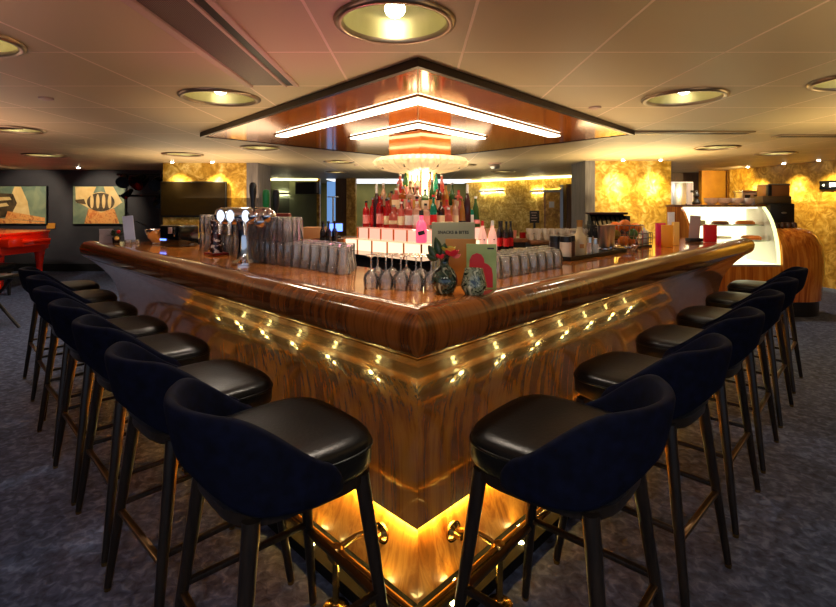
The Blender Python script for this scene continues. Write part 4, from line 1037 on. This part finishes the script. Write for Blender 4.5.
# bowls on the display
b0 = None
for i, px in enumerate((711, 724, 736, 747)):
    x = (px - 418) / 495 * 6.9
    lab = 'white bowl on top of the cake display, %s from the pepper mill' % ORD[i]
    if b0 is None:
        b0 = MB().lathe([(0, 0), (.035, 0), (.04, .006), (.066, .02), (.084, .048), (.093, .09), (.089, .09), (.078, .048), (.035, .012), (0, .011)], n=28).build('serving_bowl', m_white, None, (x, 6.9, 1.47)); tag(b0, lab, 'bowl', 'white bowls on the cake display')
    else: dup(b0, (x, 6.9, 1.47), 0, lab)
o = MB().lathe([(0, 0), (.05, 0), (.055, .03), (.03, .07), (.022, .09), (.04, .12), (.03, .15), (.012, .17), (.018, .185), (0, .2)], n=22).build('pepper_mill', m_black, None, (3.88, 6.9, 1.47)); tag(o, 'dark turned pepper mill on the cake display beside the bowls', 'pepper mill')
o = MB().box((0, 0, .045), (.07, .07, .09), bev=.006).build('napkin_holder', m_bluepaper, None, (4.73, 7.02, 1.47)); o.location = (4.64, 6.9, 1.47); tag(o, 'small pale blue box at the end of the cake display top', 'box')
# rounded wooden counter past the display
wc = thing('cafe_counter', 'rounded glossy wood counter next to the cake display', 'counter')
prof = [(.0, .20), (.012, .35), (.03, .55), (.03, .75), (.012, .92), (-.035, 1.04), (-.10, 1.115), (-.18, 1.15), (-.30, 1.155)]
path = [(4.712, 6.42, 0), (5.02, 6.42, 0)] + [(5.02 + .46 * math.sin(a), 6.88 - .46 * math.cos(a), a) for a in [i * PI / 2 / 14 for i in range(1, 15)]] + [(5.48, 7.75, PI / 2)]
mb = MB(); rings = []
for x, y, a in path:
    nx, ny = math.sin(a), -math.cos(a)
    rings.append([Vector((x + nx * o_, y + ny * o_, z)) for o_, z in prof] + [Vector((x - nx * .36, y - ny * .36, 1.155)), Vector((x - nx * .36, y - ny * .36, .2))])
mb.loft(rings); mb.build('barrel_front', m_ctrwood, wc, ang=50)
mb = MB(); rings = []
for x, y, a in path:
    nx, ny = math.sin(a), -math.cos(a); rings.append([Vector((x - nx * .03, y - ny * .03, z)) for z in (0, .2)] + [Vector((x - nx * .3, y - ny * .3, z)) for z in (.2, 0)])
mb.loft(rings); mb.build('plinth', m_black, wc)
MB().box((4.965, 7.25, 1.135), (.50, .98, .04)).build('worktop', m_ctrwood, wc)
# machines on it
cm = thing('espresso_machine', 'black coffee machine with a silver emblem on the wood counter', 'coffee machine', (5.03, 6.98, 1.155))
MB().box((0, 0, .18), (.34, .30, .30), bev=.012).build('body', m_black, cm)
MB().box((0, 0, .015), (.30, .26, .03)).build('base', m_steel, cm)
MB().ball((.02, -.152, .20), .03, (1.3, .12, .45)).build('emblem', m_steel, cm)
t = thing('coffee_grinder', 'brown hopper coffee unit standing on the black coffee machine', 'coffee grinder', (4.98, 7.0, 1.485))
MB().box((0, 0, .05), (.40, .28, .10), bev=.008).build('base', pm('taupe_metal', srgb(96, 76, 48), .4, .4), t); MB().box((.04, 0, .18), (.30, .24, .16), bev=.008).build('hopper', pm('amber_hopper', srgb(150, 96, 50), .25), t); MB().box((-.09, -.10, .18), (.05, .05, .15), bev=.004).build('spout_unit', m_black, t)
MB().box((.04, 0, .267), (.31, .25, .014)).build('hopper_lid', m_steel, t)
t = thing('warming_rack', 'long silver rack with dark openings behind the coffee units', 'rack', (4.72, 7.45, 1.47)); t.location = (5.12, 7.46, 1.155)
MB().box((0, 0, .25), (.58, .20, .50), bev=.006).build('body', m_steel, t)
for i in range(4): MB().box((-.22 + .13 * i, -.102, .40), (.08, .006, .12)).build('opening', m_black, t)
MB().box((0, 0, .515), (.60, .22, .03), bev=.004).build('top_tray', m_chrome, t)
k0 = None
for i in range(4):
    x = 4.80 + i * .082 + .04; lab = 'dark upturned coffee cup before the coffee machine, %s from the display' % ORD[i]
    if k0 is None:
        k0 = MB().lathe([(0, 0), (.034, 0), (.038, .006), (.04, .03), (.034, .065), (.022, .075), (0, .076)], n=20).build('coffee_cup', pm('dark_cup', srgb(70, 46, 34), .25), None, (x, 6.70, 1.155)); tag(k0, lab, 'cup', 'dark cups by the coffee machine')
    else: dup(k0, (x, 6.70, 1.155), 0, lab)
# black wall sign
px_, py_ = 7.29, 8.55
va = Vector((6.86, 10.9)); vb = Vector((7.95, 5.2)); wang = math.atan2(vb.y - va.y, vb.x - va.x)
t_s = .372; sp_ = va.lerp(vb, t_s); nn = Vector((math.sin(wang), -math.cos(wang)))
sn = thing('wall_sign', 'narrow black direction sign with white panel on the gold wall', 'sign', (sp_.x + nn.x * .02, sp_.y + nn.y * .02, 1.82), wang)
MB().box((.26, 0, 0), (.76, .03, .155), bev=.003).build('board', m_blackgl, sn)
mb = MB(); mb.prism([(-.10, 0), (-.05, .028), (-.05, -.028)], 0, .003, Matrix.Rotation(PI / 2, 4, 'X')); mb.build('arrow', m_paper, sn, (.02, -.015, 0))
MB().box((.17, -.0165, .0), (.22, .003, .07)).build('pale_panel', m_paper, sn); MB().box((.17, -.0185, .0), (.15, .002, .016)).build('panel_stripe', m_greycard, sn); MB().box((.45, -.0165, .0), (.10, .003, .07)).build('pale_panel', m_yellowcard, sn)
# tall white fridge in the passage
t = thing('tall_fridge', 'tall white and steel fridge in the passage beside the gold pillar', 'fridge', (5.98, 11.25, 0))
MB().box((0, .2, 1.0), (.5, .5, 2.0), bev=.01).build('body', m_white, t); MB().box((-.07, -.058, 1.02), (.30, .02, 1.9), bev=.004).build('door', m_steel, t); MB().box((.16, -.06, 1.02), (.13, .02, 1.9), bev=.004).build('side_door', m_greycard, t)
MB().cyl((.06, -.10, .9), (.06, -.10, 1.5), .012).build('handle', m_black, t); MB().box((.20, -.075, 1.78), (.05, .02, .05)).build('lock', m_black, t)

# ------------------------------------------------------------------ far walls: television, sconces, speaker, art
tv = thing('mounted_television', 'large black television on the gold pillar, reflecting two spots', 'television', (-4.14, 9.14, 0))
MB().box((0, 0, 1.575), (1.22, .05, .66), bev=.006).build('housing', m_black, tv); MB().box((0, -.027, 1.58), (1.18, .004, .61)).build('screen', pm('television_screen', srgb(40, 30, 14), .22, .6), tv)
MB().box((0, .0427, 1.575), (.3, .0335, .3)).build('wall_bracket', m_black, tv)
def sconce(name, x, y, z, L, ang, lab, power=22):
    t = thing(name, lab, 'wall lamp', (x, y, z), ang)
    MB().box((0, -.05, 0), (L, .02, .07), bev=.004).build('front_bar', m_steel, t); MB().box((0, -.02, .0), (L * .94, .036, .05)).build('back_box', m_steel, t)
    MB().box((0, -.02, .030), (L * .92, .03, .008)).build('up_light', m_sconce, t); MB().box((0, -.02, -.030), (L * .92, .03, .008)).build('down_light', m_sconce, t)
for px, lab, L in ((492, 'linear wall lamp on the gold back wall, next to the bottle tower', .95), (547, 'linear wall lamp on the gold back wall, above the door', 1.05)):
    x, y = on_gold(px); n2 = Vector((math.sin(GANG), -math.cos(GANG))); sconce('wall_sconce', x, y, 1.45 + (206 - 191) * y / 495, L, GANG, lab)
sconce('wall_sconce', -4.05, 14.7, 1.82, .42, 0, 'linear wall lamp on the dark green wall')
sp = thing('wall_speaker', 'black speaker box mounted on the sage wall', 'speaker', (-3.22, 14.52, 1.98))
MB().box((0, 0, 0), (.70, .26, .36), bev=.01).build('cabinet', m_black, sp); MB().box((.30, -.132, 0), (.05, .006, .30)).build('front_badge', m_greycard, sp); MB().box((-.05, -.132, 0), (.52, .006, .30)).build('front_grille', pm('speaker_cloth', srgb(24, 22, 22), .8), sp); MB().box((0, .155, 0), (.1, .05, .1)).build('bracket', m_black, sp)
nt = thing('door_notice', 'small white notice on the gold door', 'notice', (*[a + b * .06 for a, b in zip(on_gold(553), (math.sin(GANG), -math.cos(GANG)))], 1.49), GANG)
MB().box((0, 0, 0), (.22, .012, .22)).build('frame', m_yellowcard, nt); MB().box((0, -.007, 0), (.16, .004, .16)).build('paper', m_paper, nt)
cs = thing('coat_stand', 'chrome coat stand with a flat top bar before the far lounge', 'coat stand', (-2.06, 12.0, 0))
MB().lathe([(0, 0), (.18, 0), (.18, .015), (.02, .03), (0, .03)], n=24).build('base', m_chrome, cs); MB().cyl((0, 0, .02), (0, 0, 1.66), .022, .022, 14).build('pole', m_steel, cs); MB().box((0, 0, 1.67), (.26, .06, .025), bev=.006).build('top_bar', m_steel, cs)
# paintings
def art(name, stops, sc, seed):
    m = pm(name, stops[0][1], .55); v = coords(m, sc); n1 = nd(m, 'ShaderNodeTexNoise', Scale=1.0, Detail=5.0, Distortion=1.2); ln(m, v, n1.inputs['Vector']); r = ramp(m, stops); ln(m, n1.outputs['Fac'], r.inputs['Fac']); ln(m, r.outputs['Color'], m.node_tree.nodes['Principled BSDF'].inputs['Base Color']); return m
a_teal = art('teal_paint', [(.35, srgb(92, 110, 92)), (.65, srgb(128, 138, 106))], (3, 3, 3), 1)
a_cream = art('cream_paint', [(.35, srgb(206, 168, 102)), (.65, srgb(226, 196, 134))], (3, 3, 3), 2)
a_ora = art('orange_paint', [(.35, srgb(202, 116, 54)), (.5, srgb(226, 160, 84)), (.65, srgb(170, 90, 44))], (9, 9, 9), 3)
a_dark = art('umber_paint', [(.35, srgb(52, 40, 26)), (.65, srgb(96, 76, 48))], (7, 7, 7), 4)
def painting(lab, x, w_, h_, z, shapes):
    t = thing('painting', lab, 'painting', (x, 10.97, z))
    MB().box((0, 0, 0), (w_ + .03, .03, h_ + .03)).build('frame', m_black, t); MB().box((0, -.018, 0), (w_, .012, h_)).build('canvas', a_teal, t)
    for i, (poly, m) in enumerate(shapes):
        mb = MB(); y = -.0245 - .0012 * i
        mb.loft([[Vector((u * w_, y, v_ * h_)) for u, v_ in poly], [Vector((u * w_, y - .001, v_ * h_)) for u, v_ in poly]]); mb.build('painted_shape', m, t)
ell = lambda cx, cy, rx, ry, n=28: [(cx + rx * math.cos(2 * PI * i / n), cy + ry * math.sin(2 * PI * i / n)) for i in range(n)]
painting('abstract painting of a striped oval over an orange shape, nearer the television', (99.5 - 418) / 495 * 10.97, 1.14, .83, 1.47,
 [([(-.46, .49), (-.05, .49), (-.18, .1), (-.44, .06)], a_cream), ([(.1, .49), (.28, .49), (.46, .06), (.20, .02)], a_cream), ([(-.20, -.10), (.30, -.10), (.40, -.49), (-.28, -.49)], a_ora),
  ([(-.46, .12), (-.2, .28), (.05, .36), (.3, .25), (.46, .08), (.3, -.08), (.05, -.2), (-.2, -.08)], a_cream), (ell(.04, .08, .27, .25), a_dark)] + [(ell(-.13 + .115 * k, .10, .035, .19, 16), a_cream) for k in range(4)] + [([(-.46, .14), (-.28, .16), (-.24, .02), (-.42, .06)], a_dark)])
painting('abstract painting of a dark ribbed form and pale sail, above the red piano', (14 - 418) / 495 * 10.97, 1.45, .83, 1.47,
 [([(.02, .49), (.12, .49), (.22, .1), (.26, -.3), (.0, -.28), (-.08, .0)], a_cream), ([(-.5, .34), (.0, .30), (.06, .05), (-.04, -.30), (-.5, -.42)], a_dark), ([(-.5, .20), (-.05, .22), (-.02, .14), (-.5, .08)], a_cream), ([(-.5, -.02), (-.10, .06), (-.06, -.02), (-.5, -.12)], a_cream), ([(-.08, -.16), (.49, -.34), (.49, -.44), (-.12, -.36)], a_ora), ([(-.5, -.30), (.49, -.46), (.49, -.49), (-.5, -.49)], a_ora)])
o = MB().box((0, 0, 0), (.19, .015, .12)).build('wall_plaque', m_kraft, None, (-8.15, 10.99, 1.01)); tag(o, 'small tan plaque on the dark wall below the paintings', 'plaque')
# stage light stand
sl = thing('stage_light_stand', 'black stand carrying stage lamps beside the television pillar', 'stage lights', (-5.40, 10.2, 0))
MB().cyl((.10, 0, .03), (.10, 0, 2.15), .03, .03, 12).build('pole', m_black, sl)
MB().lathe([(0, 0), (.30, 0), (.30, .02), (.05, .04), (0, .04)], c=(.10, 0, 0), n=24).build('base', m_black, sl)
MB().cyl((-.75, 0, 1.66), (.30, 0, 1.66), .025, .025, 12).build('lower_bar', m_black, sl); MB().cyl((-.8, 0, 2.10), (.3, 0, 2.10), .025, .025, 12).build('upper_bar', m_black, sl)
for x, z, r, a in ((-.62, 1.98, .13, .3), (-.30, 1.96, .16, -.2), (.05, 1.92, .13, .2), (.10, 1.55, .11, .4), (-.55, 1.70, .07, 0), (.22, 1.95, .12, -.3)):
    L = MB(); L.lathe([(0, -.16), (r * .6, -.16), (r * .8, -.05), (r, .12), (r * .94, .12), (0, .08)], n=20); o = L.build('lamp_can', m_blackgl, sl, (x, -.06, z)); o.rotation_euler = (PI / 2 + .5, 0, a)
MB().tube([(-.62, -.05, 1.62), (-.60, -.03, 1.35), (-.45, -.02, 1.15), (-.2, -.02, 1.05), (-.02, -.03, .85), (.08, -.03, .6)], .010, 8).build('cable', m_black, sl)

# ------------------------------------------------------------------ red piano and its bench
pn = thing('grand_piano', 'glossy red grand piano by the dark wall', 'piano', (-7.5, 8.9, 0))
def pplan(off):
    pts = [(.62, -.75), (.62, .0), (.58, .35), (.42, .62), (.15, .78), (-.2, .80), (-.5, .95), (-.9, 1.1), (-1.2, .98), (-1.32, .6), (-1.32, -.75)]
    return [(x * (1 + off), y * (1 + off)) for x, y in pts]
MB().prism(pplan(0), .66, .95).build('case', m_red, pn); MB().prism(pplan(.03), .955, .99).build('lid', m_red, pn); MB().prism(pplan(-.06), .62, .66).build('underframe', m_red, pn)
MB().box((.68, -.60, .83), (.16, .3, .14), bev=.01).build('cheek_block', m_red, pn); MB().box((.66, -.1, .78), (.12, .66, .06), bev=.008).build('key_bed', m_red, pn)
MB().box((.69, -.1, .835), (.12, .62, .05), bev=.012).build('keyboard_cover', m_red, pn)
for x, y in ((.42, -.55), (.35, .45), (-1.0, .4), (-1.0, -.5)):
    MB().lathe([(0, .02), (.045, .02), (.05, .06), (.04, .1), (.05, .3), (.07, .5), (.085, .6), (0, .63)], n=20).build('leg', m_red, pn, (x, y, 0)); MB().cyl((x, y, 0), (x, y, .03), .03).build('caster', m_brass, pn)
MB().box((.0, 0, .2), (.2, .10, .04)).build('pedal_lyre', m_red, pn); 
for y in (-.06, .06): MB().cyl((0, y * .6, .0), (0, y, .63), .015, .015, 10).build('lyre_post', m_red, pn)
be = thing('piano_bench', 'black padded piano bench in front of the red piano', 'bench', (-7.0, 7.9, 0))
MB().box((0, 0, .48), (.85, .40, .09), bev=.025).build('cushion', m_leather, be); MB().box((0, 0, .41), (.80, .36, .06)).build('frame', m_black, be)
for x in (-.36, .36):
    for y in (-.14, .14): MB().cyl((x, y, 0), (x, y, .39), .022, .03, 12).build('leg', m_black, be)
st = thing('folding_stool', 'black folding stand with slanted legs at the picture edge', 'stool', (-5.05, 5.75, 0))
for s in (-1, 1):
    MB().cyl((s * .30, -.15, 0), (-s * .22, -.15, .60), .018, .018, 10).build('leg', m_black, st); MB().cyl((s * .30, .15, 0), (-s * .22, .15, .60), .018, .018, 10).build('leg', m_black, st)
MB().box((0, 0, .62), (.56, .36, .05), bev=.012).build('seat', m_leather, st)
# ------------------------------------------------------------------ camera, world, lights
cam = bpy.data.cameras.new('camera'); co = bpy.data.objects.new('camera', cam); C.objects.link(co)
co.location = (0, 0, EYE); co.rotation_euler = (PI / 2, 0, 0)
cam.sensor_width = 36; cam.lens = 36 * 495 / 836; cam.shift_y = -97.5 / 836; cam.clip_start = .05
S.camera = co
w = bpy.data.worlds.new('world'); S.world = w; w.use_nodes = True
w.node_tree.nodes['Background'].inputs[0].default_value = (.6, .75, 1, 1)
w.node_tree.nodes['Background'].inputs[1].default_value = .45
def lamp(kind, loc, power, col, aim=None, size=.1, spot=60, blend=.5):
    l = bpy.data.lights.new(kind.lower() + '_lamp', kind); l.energy = power; l.color = col
    if kind == 'SPOT': l.spot_size = math.radians(spot); l.spot_blend = blend; l.shadow_soft_size = size
    elif kind == 'POINT': l.shadow_soft_size = size
    elif kind == 'AREA': l.size = size
    o = bpy.data.objects.new(l.name, l); C.objects.link(o); o.location = loc
    if aim is not None: o.rotation_euler = (Vector(aim) - Vector(loc)).to_track_quat('-Z', 'Y').to_euler()
    return o
WARM = (1, .84, .68); YEL = (1, .80, .40)
for x, y, r in DOMES:
    lamp('SPOT', (x, y, CEIL + .012), 8 if abs(x) > 1.9 and y < 4 else 34, WARM, (x, y, 0), .06, 140, .7)
for x, y, ax, ay in PINS:
    lamp('SPOT', (x, y, CEIL - .035), 50, YEL, (ax, ay, 1.55), .02, 80, .9); lamp('SPOT', (x, y, CEIL - .035), 64, (1, .88, .6), (ax, ay, 1.80), .015, 34, .9)
lamp('SPOT', (-.5, 3.2, 1.0), 15, (1, .25, .38), (-.9, 2.2, 2.25), .1, 80, 1)  # unseen pink spot added in the bar well to tint the ceiling
def ceiling_fill(x, y, z, sz, p, col):  # upward fill without a fixture, added to lift the dark ceiling
    o = lamp('AREA', (x, y, z), p, col, (x, y, z + 1), sz); return o
ceiling_fill(-2.4, .9, 1.5, 1.6, 7.5, (1, .56, .50)); ceiling_fill(2.4, .9, 1.5, 1.6, 10, (1, .72, .38)); ceiling_fill(-4.6, 4.2, 1.5, 2, 13, (1, .66, .48)); ceiling_fill(4.6, 3.8, 1.5, 2, 25, (1, .75, .34))
ceiling_fill(-3.4, 8.2, 1.6, 2, 18, (1, .74, .44)); ceiling_fill(3.4, 7.6, 1.6, 1.5, 26, (1, .78, .40)); ceiling_fill(0, 9.5, 1.6, 2.5, 30, (1, .80, .50))
for x, y, p in ((-1.0, -.4, 22), (0, -.7, 44), (1.0, -.4, 22)):
    lamp('SPOT', (x, y, CEIL - .02), p, (1, .88, .74), (x * .8, y + 1.2, .5), .12, 100, .8)  # unseen spots added behind the camera to brighten the bar front
for x, y, z in ((-1.5, 4.6, 1.15), (1.5, 4.6, 1.15), (0, 3.7, 1.05)):
    lamp('SPOT', (x, y, z), 24, (1, .72, .40), (x * .8, y + .1, 2.2), .015, 150, .8)  # unseen warm spots added inside the bar to light the canopy underside
for k in 'RL':
    dd, n, M, Mi = ARM[k]; q0 = arm_pt(k, -.282); q1 = arm_pt(k, -.282, YEND[k]); mid = (q0 + q1) / 2
    l = bpy.data.lights.new('kick_area', 'AREA'); l.shape = 'RECTANGLE'; l.size = (q1 - q0).length; l.size_y = .012; l.energy = 15; l.color = (1, .60, .13)
    o = bpy.data.objects.new('kick_area', l); C.objects.link(o)
    z = Vector((n.x * .5, n.y * .5, .87)).normalized(); x = Vector((dd.x, dd.y, 0)); y = z.cross(x)
    o.matrix_world = Matrix(((x.x, y.x, z.x, mid.x), (x.y, y.y, z.y, mid.y), (x.z, y.z, z.z, .249), (0, 0, 0, 1)))
lamp('SPOT', (-8.3, 9.6, 2.2), 60, (1, .84, .6), (-8.6, 11, 1.45), .03, 75, .6); lamp('SPOT', (-7.0, 9.7, 2.2), 60, (1, .84, .6), (-7.0, 11, 1.45), .03, 70, .6)
lamp('SPOT', (-6.6, 7.6, 2.2), 75, (1, .9, .8), (-7.6, 8.9, .9), .05, 60, .6)  # extra spot added to brighten the red piano
lamp('SPOT', (6.5, 9.9, 2.2), 50, YEL, (6.8, 11.2, 1.7), .03, 90, .8); lamp('SPOT', (5.7, 10.2, 2.2), 26, (1, .9, .75), (6.0, 11.2, 1.6), .03, 70, .8)  # extra spots added to brighten the amber wall and the fridge
for x in (-9.4, -10.6): lamp('SPOT', (x, -3.6, 2.2), 60, YEL, (x, -4.0, 1.6), .03, 70, .7)
S.view_settings.view_transform = 'Standard'; S.view_settings.look = 'None'; S.view_settings.gamma = 1
S.view_settings.use_curve_mapping = False; S.view_settings.exposure = 0.85
cy = S.cycles
cy.use_denoising = True; cy.caustics_reflective = False; cy.caustics_refractive = False
cy.max_bounces = 10; cy.transparent_max_bounces = 80; cy.diffuse_bounces = 4; cy.glossy_bounces = 5; cy.sample_clamp_indirect = 4
